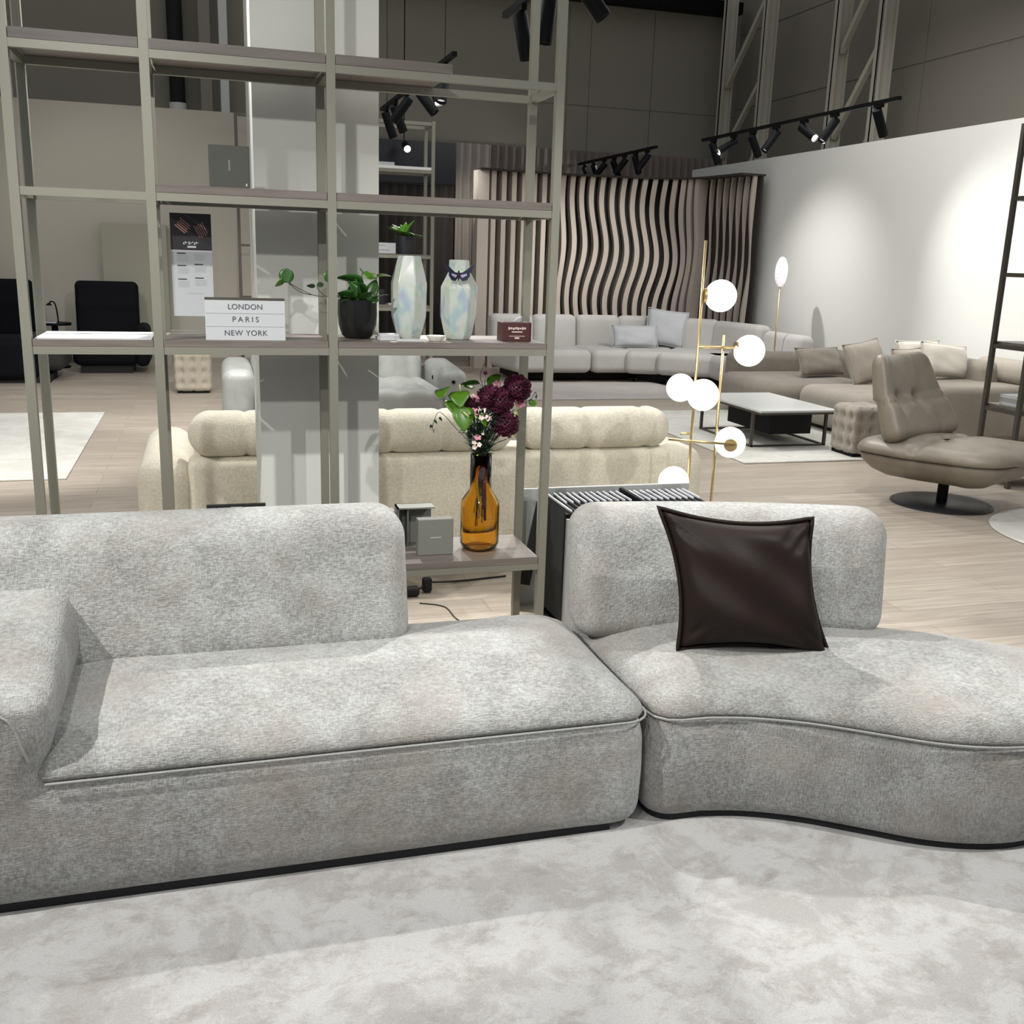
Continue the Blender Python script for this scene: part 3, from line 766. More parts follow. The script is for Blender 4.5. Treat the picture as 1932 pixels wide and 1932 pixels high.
# bouquet
t=thing('flower_bouquet','bouquet of purple chrysanthemums, lime anthuriums and small pink flowers','flowers',(1.04,3.85,ZB+.39))
tips=[]
def mum(p,r,seed):
    rnd=random.Random(seed); bm=BM(); n=150
    for i in range(n):
        ph=math.acos(1-1.55*(i+.5)/n); th=i*2.39996
        d=Vector((math.sin(ph)*math.cos(th),math.sin(ph)*math.sin(th),math.cos(ph)))
        s=d.cross(Vector((0,0,1)) if abs(d.z)<.9 else Vector((1,0,0))).normalized(); u=s.cross(d)
        c=d*r*.62; e=d*r*(1+rnd.uniform(-.08,.08)); wv=r*.13
        v=[bm.verts.new(q) for q in (c-s*wv*.5,c+s*wv*.5,e+s*wv+u*wv*.5,e+u*wv*1.1,e-s*wv+u*wv*.5)]
        bm.faces.new(v); v2=[bm.verts.new(q.co-u*.0012) for q in v]; bm.faces.new(v2)
    sphere(bm,(0,0,0),r*.8,14)
    xf(bm,T(*p)@RX(35)@RZ(rnd.uniform(0,90))); return obj('chrysanthemum_head',bm,'purple',t,True)
mum((.06,-.03,.215),.057,1); mum((.132,-.02,.262),.057,2); mum((.085,-.03,.125),.057,3); mum((.02,-.02,.225),.05,4); mum((-.052,-.02,.205),.03,5)
tips+=[(.06,-.01,.2),(.12,0,.25),(.085,0,.12),(.02,0,.2)]
for p,az,el,l_,w_,ro,m_ in (((-.10,-.05,.20),-80,-55,.10,.095,0,'leafl'),((-.10,-.02,.255),-100,-35,.075,.08,10,'leafl'),((-.155,0,.265),-120,-25,.06,.07,20,'leafl'),((.02,.01,.27),20,35,.09,.045,60,'leafl'),((-.07,.02,.265),30,10,.06,.05,30,'leafl'),
     ((-.03,-.03,.17),-60,-30,.07,.05,0,'leafl'),((-.13,-.01,.22),-90,-40,.06,.06,0,'leafl'),((.19,0,.20),0,10,.04,.035,50,'leafl'),((-.01,.01,.28),160,5,.08,.035,40,'leaf'),((.165,0,.2),200,-20,.04,.03,40,'leaf')):
    leaf(t,'green_leaf',p,az,el,l_,w_,m_,'heart',ro,.25); tips.append(tuple(Vector(p)*.9))
for p,q in (((-.10,-.062,.185),(-.075,-.085,.165)),((-.098,-.03,.245),(-.108,-.06,.285)),):
    obj('spadix',tube(BM(),[p,q],[.003,.0022],8),'lime',t,True)
small=[]
rnd=random.Random(11)
def blossom(p,r,m_):
    bm=BM()
    for k in range(5):
        a=2*PI*k/5; b_=leaf_bm(r,r*.8,'round',.2,4); xf(b_,RZ(math.degrees(a))@RY(-25)); me=bpy.data.meshes.new('x'); b_.to_mesh(me); b_.free(); bm.from_mesh(me)
    xf(bm,T(*p)@RX(60+rnd.uniform(-25,25))@RZ(rnd.uniform(0,70))); obj('small_blossom',bm,m_,t,True)
for p,r,m_ in (((-.045,-.05,.175),.02,'pink'),((-.035,-.03,.225),.018,'pink'),((.145,-.03,.205),.024,'pink'),((.01,-.05,.15),.018,'blush'),((-.02,-.06,.155),.013,'blush'),((-.032,-.055,.075),.017,'pink'),((-.045,-.055,.055),.012,'blush'),((-.025,-.055,.048),.012,'blush'),((-.042,-.05,.038),.012,'blush'),
   ((-.075,-.04,.175),.012,'blush'),((-.07,-.04,.12),.010,'blush'),((-.075,-.03,.10),.010,'blush'),((.10,-.04,.175),.012,'blush'),((.085,-.045,.155),.010,'blush'),((.115,-.04,.215),.010,'blush'),((.12,-.04,.165),.013,'lime'),((.135,-.03,.19),.012,'lime'),((.055,.0,.275),.02,'pink'),((-.05,-.03,.235),.012,'blush'),((.0,-.03,.325),.010,'purple'),((.125,-.03,.15),.010,'blush'),((-.01,-.05,.09),.008,'blush'),((.105,-.03,.07),.009,'blush')):
    blossom(p,r,m_); tips.append(tuple(Vector(p)*.92))
bm=BM()
for k in range(620):
    h=rnd.uniform(-.005,.17); a=rnd.uniform(0,2*PI); sp_=.028+.55*h
    rr=sp_*rnd.uniform(.3,1); p=(rr*math.cos(a),rr*math.sin(a)*.8,h)
    b_=leaf_bm(rnd.uniform(.022,.042),.010,'blade',.2,3); xf(b_,T(*p)@RZ(math.degrees(a)+rnd.uniform(-40,40))@RY(-rnd.uniform(10,80))); me=bpy.data.meshes.new('x'); b_.to_mesh(me); b_.free(); bm.from_mesh(me)
tag(obj('filler_foliage',bm,'leafd',t,True),kind='stuff')
bm=BM()
for k,p in enumerate(tips[::3]):
    b0=(rnd.uniform(-.022,.022),rnd.uniform(-.022,.022),-.30+rnd.uniform(0,.08)); m0=(b0[0]*.3-p[0]*.05,b0[1]*.3,-.10); 
    tube(bm,[tuple(q) for q in catmull([b0,m0,(p[0]*.25,p[1]*.25,.02),p],4)],.0018,5)
for pts in ([(0,0,0),(.0,.0,.25),(-.012,0,.31),(.005,0,.36)],[(.0,0,0),(-.10,.0,.10),(-.17,0,.17),(-.195,0,.13),(-.20,0,.10)],[(0,0,0),(.12,0,.15),(.2,0,.22),(.215,0,.245),(.225,0,.225)],[(0,0,.05),(-.12,0,.2),(-.19,0,.22)]):
    tube(bm,[tuple(q) for q in catmull(pts,5)],.0013,5)
obj('stem',bm,'leafd',t,True)
obj('broad_stem',tube(BM(),[(.018,.0,.0),(.012,-.01,-.10),(.018,-.015,-.27)],[.006,.008,.006],8),mat('dark_red_stem',(.10,.01,.012),.4),t,True)
obj('pale_stem',tube(BM(),[(-.018,-.01,.0),(-.02,-.012,-.12),(.0,-.018,-.25)],[.004,.007,.002],8),mat('lime_stem',(.5,.62,.12),.4),t,True)
for p in ((-.195,0,.14),(-.203,0,.12),(-.19,0,.105),(.215,0,.245),(.222,0,.235),(-.175,0,.15)): leaf(t,'sprig_leaf',p,rnd.uniform(0,360),-40,.02,.012,'leafd','heart',40,.2)
# ================================================================== SAMPLE RACK behind the sofa
t=thing('sample_rack','low grey rack of hanging black and white sample panels behind the sofa','rack',(1.74,3.95,0))
zt=.565
obj('side_frame',B(-.355,-.335,-.17,-.15,.0,zt-.02),'black',t)
bm=BM(); box(bm,-.36,.36,.17,.19,.02,zt+.012); obj('rear_panel',bm,'midgrey',t)
bm=BM(); box(bm,-.36,.36,-.20,-.185,.02,zt-.035); obj('front_panel',bm,'midgrey',t)
obj('base_tray',B(-.36,.36,-.185,.17,0,.03),'black',t)
for k in range(23):
    x=-.33+k*.0295
    if k==12: continue
    a=rnd.uniform(-2,2); bm=xf(B(-.004,.004,-.165,.155,.05,zt-.014),T(x,0,0)@RZ(a)); obj('sample_panel',bm,'blackmat',t)
    obj('sample_edge',xf(B(-.0030,.0030,(-.165 if k==0 else -.02),.155,zt-.0135,zt-.006),T(x,0,0)@RZ(a)),'paper' if k==0 else 'lightgrey_ink',t)
obj('divider',B(.015,.03,-.17,.165,.05,zt+.005),'black',t)
t=thing('display_easel','grey panel with a slanting black board beside the sample rack','stand',(1.38,4.2,0))
obj('grey_panel',B(-.06,.055,.03,.045,.0,.55),'midgrey',t)
obj('pale_edge',B(-.075,-.062,.0,.045,0,.54),'paper',t)
obj('black_board',bar(BM(),(-.035,-.02,.12),(.035,-.02,.50),.05,.012,up=(0,1,0)),'blackmat',t)
# plug and cable on the floor
bm=BM(); pts=catmull([(.70,4.50,.012),(.85,4.46,.02),(.93,4.48,.03),(.97,4.52,.05),(1.0,4.56,.03),(1.15,4.62,.008),(1.4,4.66,.006)],6)
t=thing('power_cable','black power cable with plug lying on the floor under the shelving','cable',(0,0,0))
obj('cord',tube(BM(),[tuple(p) for p in pts],.005,6),'blackmat',t,True)
obj('plug',rbox(.10,.05,.045,.015,3,.05,c=(.87,4.46,.026)),'blackmat',t,True)
obj('socket_cube',rbox(.045,.04,.07,.012,3,.05,c=(.965,4.50,.04)),'blackmat',t,True)
o=obj('thin_cable',tube(BM(),[tuple(p) for p in catmull([(.9,4.35,.003),(1.0,4.28,.003),(1.02,4.1,.003),(1.1,3.95,.003)],6)],.003,5),'stem',None,True); tag(o,'thin brown wire on the plank floor under the shelving','wire')
# ================================================================== GLOBE LAMP
t=thing('globe_floor_lamp','brass floor lamp with five glowing opal globes','lamp',(2.25,4.30,0))
obj('base_disc',lathe(BM(),[(0,0),(.16,0),(.16,.012),(.155,.016),(0,.016)],40),'brass',t,sharp=40)
obj('pole',tube(BM(),[(-.065,0,.016),(-.065,0,1.655)],.0065,10),'brass',t,True)
obj('pole',tube(BM(),[(.065,0,.016),(.065,0,1.235)],.0065,10),'brass',t,True)
for i,(x,y,z) in enumerate(((.02,-.02,1.413),(.19,-.02,1.165),(-.06,-.075,.967),(.12,-.04,.736),(-.14,.0,.545))):
    bm=xf(sphere(BM(),(0,0,0),.073,32),T(x,y,z)); obj('globe',bm,'opal',t,True)
    l=bpy.data.lights.new('globe_light','POINT'); l.energy=5; l.color=(1,.95,.72); l.shadow_soft_size=.073
    lo=bpy.data.objects.new('globe_light',l); COL.objects.link(lo); lo.parent=t; lo.location=(x+(.0),y+(.09 if 0 else 0),z); l.energy=4
obj('globe',xf(sphere(BM(),(0,0,0),.066,28),T(-.115,.05,.985)),'opal',t,True)
bm=BM(); tube(bm,[(-.065,0,1.18),(.13,-.01,1.178)],.007,10); obj('arm',bm,'brass',t,True)
bm=BM(); tube(bm,[(-.22,-.08,.765),(.10,-.12,.74)],.006,10); obj('arm',bm,'brass',t,True)
bm=BM(); tube(bm,[(-.12,.0,.775),(-.065,0,.775)],.006,10); obj('arm',bm,'brass',t,True)
bm=BM(); tube(bm,[(-.10,0,.54),(-.065,0,.54)],.008,10); obj('arm',bm,'brass',t,True)
def cup(x,y,z,d):
    q=Vector(d).to_track_quat('Z','Y').to_matrix().to_4x4()
    obj('globe_cup',xf(lathe(BM(),[(0,-.004),(.03,-.004),(.032,.012),(.026,.012),(.02,.004),(0,.004)],24),T(x,y,z)@q),'brass',t,sharp=50)
cup(.085,-.108,.735,(.6,.8,0)); cup(-.075,.005,.54,(-1,0,0)); cup(.125,-.012,1.176,(1,0,0)); cup(-.055,0,1.413,(1,-.1,0)); cup(-.062,-.008,.967,(0,-1,0))
# ================================================================== CREAM SOFA (seen from behind)
t=thing('cream_sofa','cream boucle three-seat sofa seen from behind with rolled back cushions','sofa',(1.1,5.3,0))
def seams(xs,amt=.05,wd=.012):
    def f(q):
        k=1
        for s in xs: k-=amt*math.exp(-((q.x-s)/wd)**2)
        return (q.x,q.y*k,q.z*k)
    return f
obj('back_panel',rbox(2.46,.22,.49,.05,4,.08,c=(.035,-.34,.355)),'cream',t,True)
for x0,x1,ss in ((-1.19,-.47,(-.1,.12)),(-.455,.395,(-.2,.05,.25)),(.41,1.26,(-.25,-.05,.28))):
    c=(x0+x1)/2
    def f(q,ss=ss,hw=(x1-x0)/2):
        e=min(1,(hw-abs(q.x))/.10); k=.78+.22*math.sqrt(max(0,1-(1-max(0,e))**2)) if e<1 else 1
        for s in ss: k-=.085*math.exp(-((q.x-s)/.016)**2)
        return (q.x,q.y*k,q.z*k)
    obj('roll_cushion',rbox(x1-x0,.26,.21,.10,6,.012 if 0 else .02,f,(c,-.34,.70)),'cream',t,True)
for s,x in ((-1,-1.30),(1,1.345)):
    obj('armrest',rbox(.25,1.05,.50,.11,5,.06,c=(x,.06,.35)),'cream',t,True)
obj('seat_cushion',rbox(2.3,.80,.22,.08,4,.1,c=(.03,.14,.38)),'cream',t,True)
obj('base',B(-1.15,1.2,-.20,.5,.03,.26),'cream',t)
for x in (-1.2,1.25):
    for y in (-.35,.45): obj('leg',B(x-.03,x+.03,y-.03,y+.03,0,.12),'black',t)
# ================================================================== GREY LEATHER SOFA
t=thing('leather_sofa','pale grey leather recliner sofa with channel tufting behind the pillar','sofa',(1.2,9.35,0))
def channels(pitch,amt,axis='z'):
    def f(q):
        k=amt*(abs(math.sin(PI*q.x/pitch))**.5-1)
        return (q.x,q.y,q.z+k) if axis=='z' and q.z>0 else ((q.x,q.y-k,q.z) if axis=='y' and q.y<0 else (q.x,q.y,q.z))
    return f
for sx_ in (-.40,.41):
    obj('seat',rbox(.79,.98,.31,.08,4,.03,channels(.263,.03),(sx_,-.18,.275)),'grey_lea',t,True)
    obj('backrest',xf(rbox(.79,.24,.40,.08,4,.03,channels(.263,.035,'y')),T(sx_,.42,.47)@RX(-10)),'grey_lea',t,True)
for s_,x_,rz_ in ((-1,-.93,-1),(1,.95,-5)):
    a=obj('armrest',xf(rbox(.27,1.18,.46,.09,5,.06,c=(0,0,.345)),T(x_,.02,0)@RZ(rz_)),'grey_lea',t,True)
    if s_==1:
        obj('button',xf(tube(BM(),[(0,0,0),(0,-.012,0)],.016,10),T(.90,-.570,.47)),'black',a)
        obj('button',xf(tube(BM(),[(0,0,0),(-.012,0,0)],.018,10),T(.80,-.2,.47)),'black',a)
obj('base',B(-.85,.85,-.45,.45,.03,.14),'black',t)
for x_ in (-.95,.95):
    for y_ in (-.5,.5): obj('leg',B(x_-.02,x_+.02,y_-.02,y_+.02,0,.13),'black',t)
# ================================================================== POUFS
def pouf(label,loc,sx,sy,sz,m_,grp=None,rz=0):
    t=thing('tufted_pouf',label,'pouf',loc,R(rz))
    def f(q):
        d=0
        for gx in (-1,0,1):
            for gz in (-.28,0,.28):
                for face in (0,1):
                    a=q.x if face==0 else q.y; n=q.y if face==0 else q.x; hw=(sy if face==0 else sx)/2; wd=(sx if face==0 else sy)
                    if abs(n)>hw*.8: d=max(d,.035*math.exp(-(((a-gx*wd*.33)/.03)**2+((q.z-gz*sz)/.03)**2))+.014*math.exp(-((a-gx*wd*.33)/.015)**2))
        r=1-d/ max(.05,math.hypot(q.x,q.y)); dz=0
        if q.z>sz*.4: dz=-.03*math.exp(-((q.x/.03)**2+(q.y/.03)**2))-.01*math.exp(-(q.x/.015)**2)-.01*math.exp(-(q.y/.015)**2)
        return (q.x*r,q.y*r,q.z+dz)
    obj('cushion',rbox(sx,sy,sz,.06,4,.02,f,(0,0,sz/2+.015)),m_,t,True)
    obj('base',B(-sx*.42,sx*.42,-sy*.42,sy*.42,0,.03),'black',t)
pouf('beige tufted square pouf on the floor in front of the left partition',(-.13,11.85,0),.40,.38,.44,'pouf')
pouf('taupe tufted square pouf behind the leather swivel chair',(5.34,7.40,.0155),.36,.36,.41,'taupe_l',rz=0)
pouf('second taupe tufted pouf tucked directly behind the swivel chair back',(5.60,6.90,0),.36,.36,.42,'taupe_l',rz=0)
# ================================================================== BLACK RECLINERS (left rear)
def recliner(label,loc,w_,arms):
    t=thing('recliner_chair',label,'armchair',loc)
    obj('backrest',xf(rbox(w_,.22,.72,.07,4,.06,lambda q:(q.x,q.y-.02*math.exp(-((q.z-.05)/.02)**2),q.z)),T(0,.30,.74)@RX(-8)),'navy',t,True)
    obj('seat',rbox(w_,.72,.34,.08,4,.08,c=(0,-.08,.27)),'navy',t,True)
    for s in arms: obj('armrest',rbox(.17,.80,.50,.08,5,.06,c=(s*(w_/2+.05),-.08,.34)),'navy',t,True)
    obj('base',B(-w_*.4,w_*.4,-.35,.3,.0,.12),'blackmat',t)
recliner('midnight black recliner chair with one rounded arm, right of the side table',(-1.17,13.98,0),.76,(1,))
recliner('midnight black recliner chair at the far left, left of the side table',(-2.46,14.0,0),.84,(-1,))
t=thing('recliner_sofa','low black sofa end with flat top in front of the recliners','sofa',(-2.45,12.95,0))
obj('seat',rbox(1.5,.8,.46,.10,5,.08,c=(-.1,0,.27)),'navy',t,True)
obj('side_cushion',rbox(.5,.75,.40,.10,5,.08,c=(.66,.15,.32)),mat('charcoal_cloth',(.02,.018,.017),.8),t,True)
obj('top_tray',rbox(.9,.5,.03,.01,2,.2,c=(-.3,.1,.515)),mat('slate_tray',(.05,.055,.065),.35),t)
obj('base',B(-.8,.75,-.3,.35,0,.08),'blackmat',t)
o=obj('paper_sheet',B(-2.82,-2.55,12.80,13.0,.531,.535),'paper'); tag(o,'white sheet on the low black sofa end at the far left','paper')
t=thing('side_table','small round black side table between the recliners','side table',(-1.82,14.3,0))
obj('table_top',lathe(BM(),[(0,.54),(.2,.54),(.2,.57),(0,.57)],32),'black',t,sharp=40)
obj('pedestal',lathe(BM(),[(0,0),(.16,0),(.16,.02),(.04,.04),(.04,.54)],24),'black',t,sharp=40)
t=thing('desk_lamp','thin black gooseneck reading lamp on the side table between recliners','lamp',(-1.80,14.36,.57))
obj('lamp_neck',tube(BM(),[tuple(p) for p in catmull([(.02,0,0),(.01,0,.15),(-.01,0,.24),(-.05,0,.26),(-.07,0,.235)],5)],.009,8),'black',t,True)
obj('lamp_head',xf(lathe(BM(),[(0,.03),(.015,.03),(.04,0),(0,0)],16),T(-.075,0,.21)),'black',t)
o=obj('paper_booklet',B(-1.95,-1.78,14.15,14.26,.57,.582),'paper'); tag(o,'white booklet on the round black side table','booklet')
# wall shadow built as a solid cabinet and leaning panel
o=obj('shadow_slab',B(-1.22,-.42,14.58,14.88,0,1.83),mat('shadow_greige',(.30,.29,.23),.7)); tag(o,'plain greige cabinet imitating a shadow on the left partition behind a recliner','slab')
t=thing('garment_stand','slim dark metal open stand standing before the left partition','stand',(.50,14.35,0))
for x in (0,.75): obj('upright',B(x-.02,x+.02,-.02,.02,0,3.25 if x==0 else 3.25),'dmetal',t)
for z in (.95,1.62,3.24): obj('crossbar',B(.02,.73,-.015,.015,z-.03,z),'dmetal',t)
# ================================================================== REAR OPEN SHELF
t=thing('open_shelving','tall pale metal display shelving by the dark curtain','shelving',(0,0,0))
xs=(1.55,2.50); ys=(11.6,12.0)
for x in xs:
    for y in ys: obj('post',B(x-.018,x+.018,y-.018,y+.018,0,2.97),'metal',t)
for z in (.35,.965,1.545,2.46,2.96):
    for y in ys: obj('rail',B(xs[0]+.018,xs[1]-.018,y-.015,y+.015,z-.035,z),'metal',t)
    for x in xs: obj('side_rail',B(x-.015,x+.015,ys[0]+.018,ys[1]-.018,z-.035,z),'metal',t)
for z in (.35,.965,2.46): obj('shelf_board',B(xs[0]+.02,xs[1]-.02,ys[0]-.016,ys[1]+.016,z+.001,z+.03),'white' if z>2 else 'board',t)
obj('shelf_board',B(xs[0]+.02,xs[1]-.02,ys[0]-.0,ys[1]+.016,1.546,1.555),'board',t)
t=thing('letter_sign','small white lettered sign on the rear display shelf beside the pillar','sign',(1.98,11.68,1.558)); obj('panel',B(-.12,.12,-.01,.01,0,.115),'paper',t); obj('lettering',B(-.10,.0,-.0108,-.0101,.08,.09),'midgrey',t); obj('lettering',B(-.10,.05,-.0108,-.0101,.028,.042),'midgrey',t)
o=obj('carton_box',B(1.80,2.08,11.65,11.95,2.491,2.53),'paper'); tag(o,'flat white box on the brightly lit upper rear shelf','box')
t=thing('potted_fern','small bright green fern in a dark pot on the rear shelf','plant',(2.22,11.80,1.556))
obj('pot',lathe(BM(),[(0,0),(.085,0),(.105,.16),(.10,.20),(.09,.20),(.085,.18),(0,.18)],24),mat('slate_pot',(.02,.022,.028),.5),t,sharp=50)
for k in range(26):
    a=k*137.5; el=25+(k*37)%60
    leaf(t,'frond',(0,0,.18),a,el,.17+.05*((k*7)%3)/2,.075,mat('fern_green',(.12,.36,.03),.5) if k%3 else M['leafl'],'blade',0,.5)
o=obj('pillar_candle',tube(BM(),[(1.95,11.75,.995),(1.95,11.75,1.16)],.05,20),'blackmat'); tag(o,'dark candle on the rear shelf behind the potted plant','candle')
o=obj('paper_booklet',B(2.02,2.2,11.62,11.75,.996,1.01),'paper'); tag(o,'white booklet on the rear shelf behind the left pearly vase','booklet')
# ================================================================== CURVED CORNER SOFA
t=thing('corner_sofa','pale grey curved corner sofa in front of the slat screen','sofa',(0,0,0))
def blk(name,cx,cy,cz,sx,sy,sz,rz=0,r=.09,m_='lgrey',tilt=0): return obj(name,xf(rbox(sx,sy,sz,r,5,.12),T(cx,cy,cz)@RZ(rz)@RX(tilt)),m_,t,True)
blk('seat',4.05,12.98,.27,.62,.92,.30,8); blk('seat',4.55,12.95,.27,.60,.92,.30); blk('seat',5.17,12.95,.27,.63,.92,.30)
blk('seat',5.78,12.80,.27,.72,1.05,.30,-18); blk('seat',6.35,12.35,.28,1.0,1.15,.30,-38); blk('seat',6.60,11.55,.28,.95,1.15,.30,-10)
blk('backrest',4.0,13.45,.56,.62,.25,.52,4,tilt=-6); blk('backrest',4.62,13.47,.56,.63,.25,.52,tilt=-6); blk('backrest',5.26,13.47,.56,.64,.25,.52,tilt=-6)
blk('backrest',5.93,13.42,.56,.74,.25,.52,-8,tilt=-6); blk('backrest',6.50,13.0,.57,.75,.25,.50,-40,tilt=-6); blk('backrest',6.86,12.3,.57,.95,.26,.48,-78,tilt=-6); blk('backrest',7.05,11.45,.53,.85,.26,.42,-88,tilt=-6)
obj('base',xf(B(3.85,5.6,12.7,13.4,.03,.13),T(0,0,0)),'black',t); obj('base',xf(B(-.5,.8,-.35,.35,.03,.13),T(6.1,12.4,0)@RZ(-50)),'black',t)
for x,y in ((3.95,12.62),(5.5,12.62),(6.25,11.15),(6.9,11.1)): obj('leg',tube(BM(),[(x,y,0),(x,y,.13)],.015,8),'black',t)
def cush(name,label,cx,cy,cz,w_,h_,th,rz,tilt,m_,roll=0,piping=False):
    t=thing(name,label,'pillow',(cx,cy,cz))
    obj('cushion',xf(pillow(w_,h_,th,14,.07,int(cx*10)),RZ(rz)@RX(tilt)@RY(roll)),m_,t,True)
    obj('seam_edge',xf(pillow_edge(w_,h_,.007,.07,12),RZ(rz)@RX(tilt)@RY(roll)),m_,t,True)
cush('throw_pillow','pale blue-grey rectangular pillow lying low on the corner sofa',5.62,12.95,.57,.66,.30,.15,-5,-18,'bluegrey')
cush('throw_pillow','pale blue-grey square pillow standing in the corner sofa bend',6.12,13.05,.68,.56,.50,.15,-25,-12,'bluegrey',roll=6)
# ================================================================== TAUPE SOFA (right)
t=thing('taupe_sofa','taupe fabric sectional sofa along the white right partition','sofa',(0,0,0))
blk('seat',6.05,9.55,.24,1.25,1.25,.36,0,.12,'taupe'); blk('seat',6.20,8.42,.24,1.05,1.10,.38,0,.12,'taupe_l'); blk('seat',6.72,7.83,.33,1.1,.86,.50,0,.07,'taupe')
blk('backrest',6.88,9.6,.48,.22,1.2,.36,0,.09,'taupe'); blk('backrest',6.98,8.35,.55,.22,1.2,.42,0,.09,'taupe'); blk('back_roll',7.13,7.75,.68,.26,.75,.22,0,.10,'taupe_l')
blk('backrest',6.05,10.28,.44,.9,.22,.36,0,.09,'taupe')
obj('base',B(6.3,7.1,7.5,10.0,.016,.10),'black',t)
cush('throw_pillow','taupe rectangular pillow at the left end of the taupe sofa',6.30,9.55,.58,.62,.32,.16,12,-28,'taupe')
cush('throw_pillow','taller taupe square pillow leaning right of the rectangular one',6.42,8.92,.64,.52,.44,.17,12,-22,'taupe_l',roll=-8)
cush('throw_pillow','taupe pillow partly hidden behind the leather swivel chair back',6.45,8.25,.62,.50,.46,.15,20,-20,'taupe_l')
cush('throw_pillow','ivory pillow peeking over the top of the swivel chair back',6.80,8.60,.71,.60,.36,.16,10,-15,'oat')
cush('throw_pillow','oat coloured wide pillow right of the swivel chair back',6.62,8.02,.745,.60,.32,.16,10,-15,'oat',roll=6)
# coffee table
t=thing('coffee_table','low square coffee table with glossy white top and black box','table',(4.93,8.25,0))
obj('table_top',B(-.40,.36,-.60,.58,.335,.352),'wtop',t); obj('top_frame',B(-.41,.37,-.61,.59,.318,.3345),'dmetal',t)
for x,y in ((-.39,-.45),(.34,-.45),(-.39,.5),(.34,.5)): obj('leg',B(x-.012,x+.012,y-.012,y+.012,.016,.32),'dmetal',t)
bm=BM()
for y in (-.45,.5): box(bm,-.40,.35,y-.012,y+.012,.015,.03)
for x in (-.39,.34): box(bm,x-.012,x+.012,-.45,.5,.015,.03)
obj('floor_frame',bm,'dmetal',t); obj('storage_box',B(-.14,.28,-.32,.45,.10,.312),'blackmat',t)
# disc lamp by the white wall
t=thing('disc_floor_lamp','slim floor lamp with pleated white disc shade by the right partition','lamp',(6.82,11.35,0))
obj('pole',tube(BM(),[(0,0,.02),(.0,0,1.32)],.010,8),'brass',t,True); obj('base',lathe(BM(),[(0,0),(.13,0),(.13,.02),(0,.02)],32),'brass',t)
bm=BM(); n=48; q=[]
for s in (-1,1):
    cv=bm.verts.new((0,s*.045,0)); rg=[]
    for j in range(n):
        a=2*PI*j/n; rg.append([bm.verts.new((r_*math.cos(a),s*(yy+(.004 if j%2 else -.004)),1.08*r_*math.sin(a))) for r_,yy in ((.06,.045),(.12,.035),(.165,.008))])
    for j in range(n):
        a,b=rg[j],rg[(j+1)%n]; bm.faces.new((cv,a[0],b[0])); bm.faces.new((a[0],a[1],b[1],b[0])); bm.faces.new((a[1],a[2],b[2],b[1]))
    q.append(rg)
for j in range(n): bm.faces.new((q[0][j][2],q[0][(j+1)%n][2],q[1][(j+1)%n][2],q[1][j][2]))
obj('disc_shade',xf(bm,T(0,0,1.49)@RZ(38)),mat('pleated_shade',(.8,.78,.8),.5,emit=(1,.95,1),es=.45),t)
# ================================================================== LEATHER SWIVEL CHAIR
t=thing('swivel_chair','taupe leather swivel lounge chair on a round dark metal base','chair',(4.83,5.69,0),0)
obj('base_disc',lathe(BM(),[(0,0),(.335,0),(.335,.006),(.32,.014),(.05,.018),(0,.018)],64),mat('graphite_base',(.05,.05,.055),.4,.5),t,sharp=40)
obj('pedestal',tube(BM(),[(0,0,.015),(0,0,.22)],.036,24),'black',t,sharp=40)
FA=-66  # facing direction
Q=T(0,0,0)@RZ(FA)
so=resample(fillet([(-.50,-.38,.16),(-.1,-.46,.22),(.52,-.42,.22),(.52,.42,.22),(-.1,.46,.22),(-.50,.38,.16)],8),.03)
sksk=[(-.15,0),(.12,0)]
def tilt(p):  return Vector((p.x,p.y,p.z+.03*p.x))
obj('seat_shell',xf(solid(so,sksk,[(.30,.165),(.20,.185),(.10,.23),(.04,.28),(.01,.33),(.015,.345)],3,fn=tilt),Q),'taupe_lea',t,True)
def tuf(p):
    z=p.z
    for bx,by in ((-.02,-.13),(-.02,.13)):
        z-=.045*math.exp(-((p.x-bx)**2+(p.y-by)**2)/.004)
    z-=.022*math.exp(-((p.x+.02)/.03)**2)*(p.z>.4)
    z-=.03*math.exp(-((p.y)/.09)**2)*max(0,(p.x-.25))*3
    return Vector((p.x,p.y,z+.03*p.x))
obj('seat_cushion',xf(solid(so,sksk,[(.03,.345),(-.005,.355),(-.012,.375),(.0,.40),(.03,.425),(.08,.443)],12,lambda q:.443+.02*math.sin(PI/2*q),fn=tuf),Q),'taupe_lea',t,True)
def bk(q):
    k=max(0,(q.z+.29)/.58); wdt=1-.30*k**1.3; y=q.y*wdt; x=q.x*(1-.35*k)
    d=0
    for by in (-.17,.13): d+=.075*math.exp(-((q.y-by)**2+(q.z+.03)**2)/.0035)
    d+=.02*math.exp(-((q.z+.03)/.025)**2)+.010*math.exp(-((abs(q.y)-.22)/.02)**2)
    if q.x>0: x-=d
    z=q.z
    if q.z<0: x+=.05*(1-k)
    return (x+.25*(q.y/.38)**2*.25,y,z)
obj('backrest',xf(rbox(.18,.86,.62,.08,5,.022,bk),Q@T(-.40,0,.68)@RY(-20)),'taupe_lea',t,True)
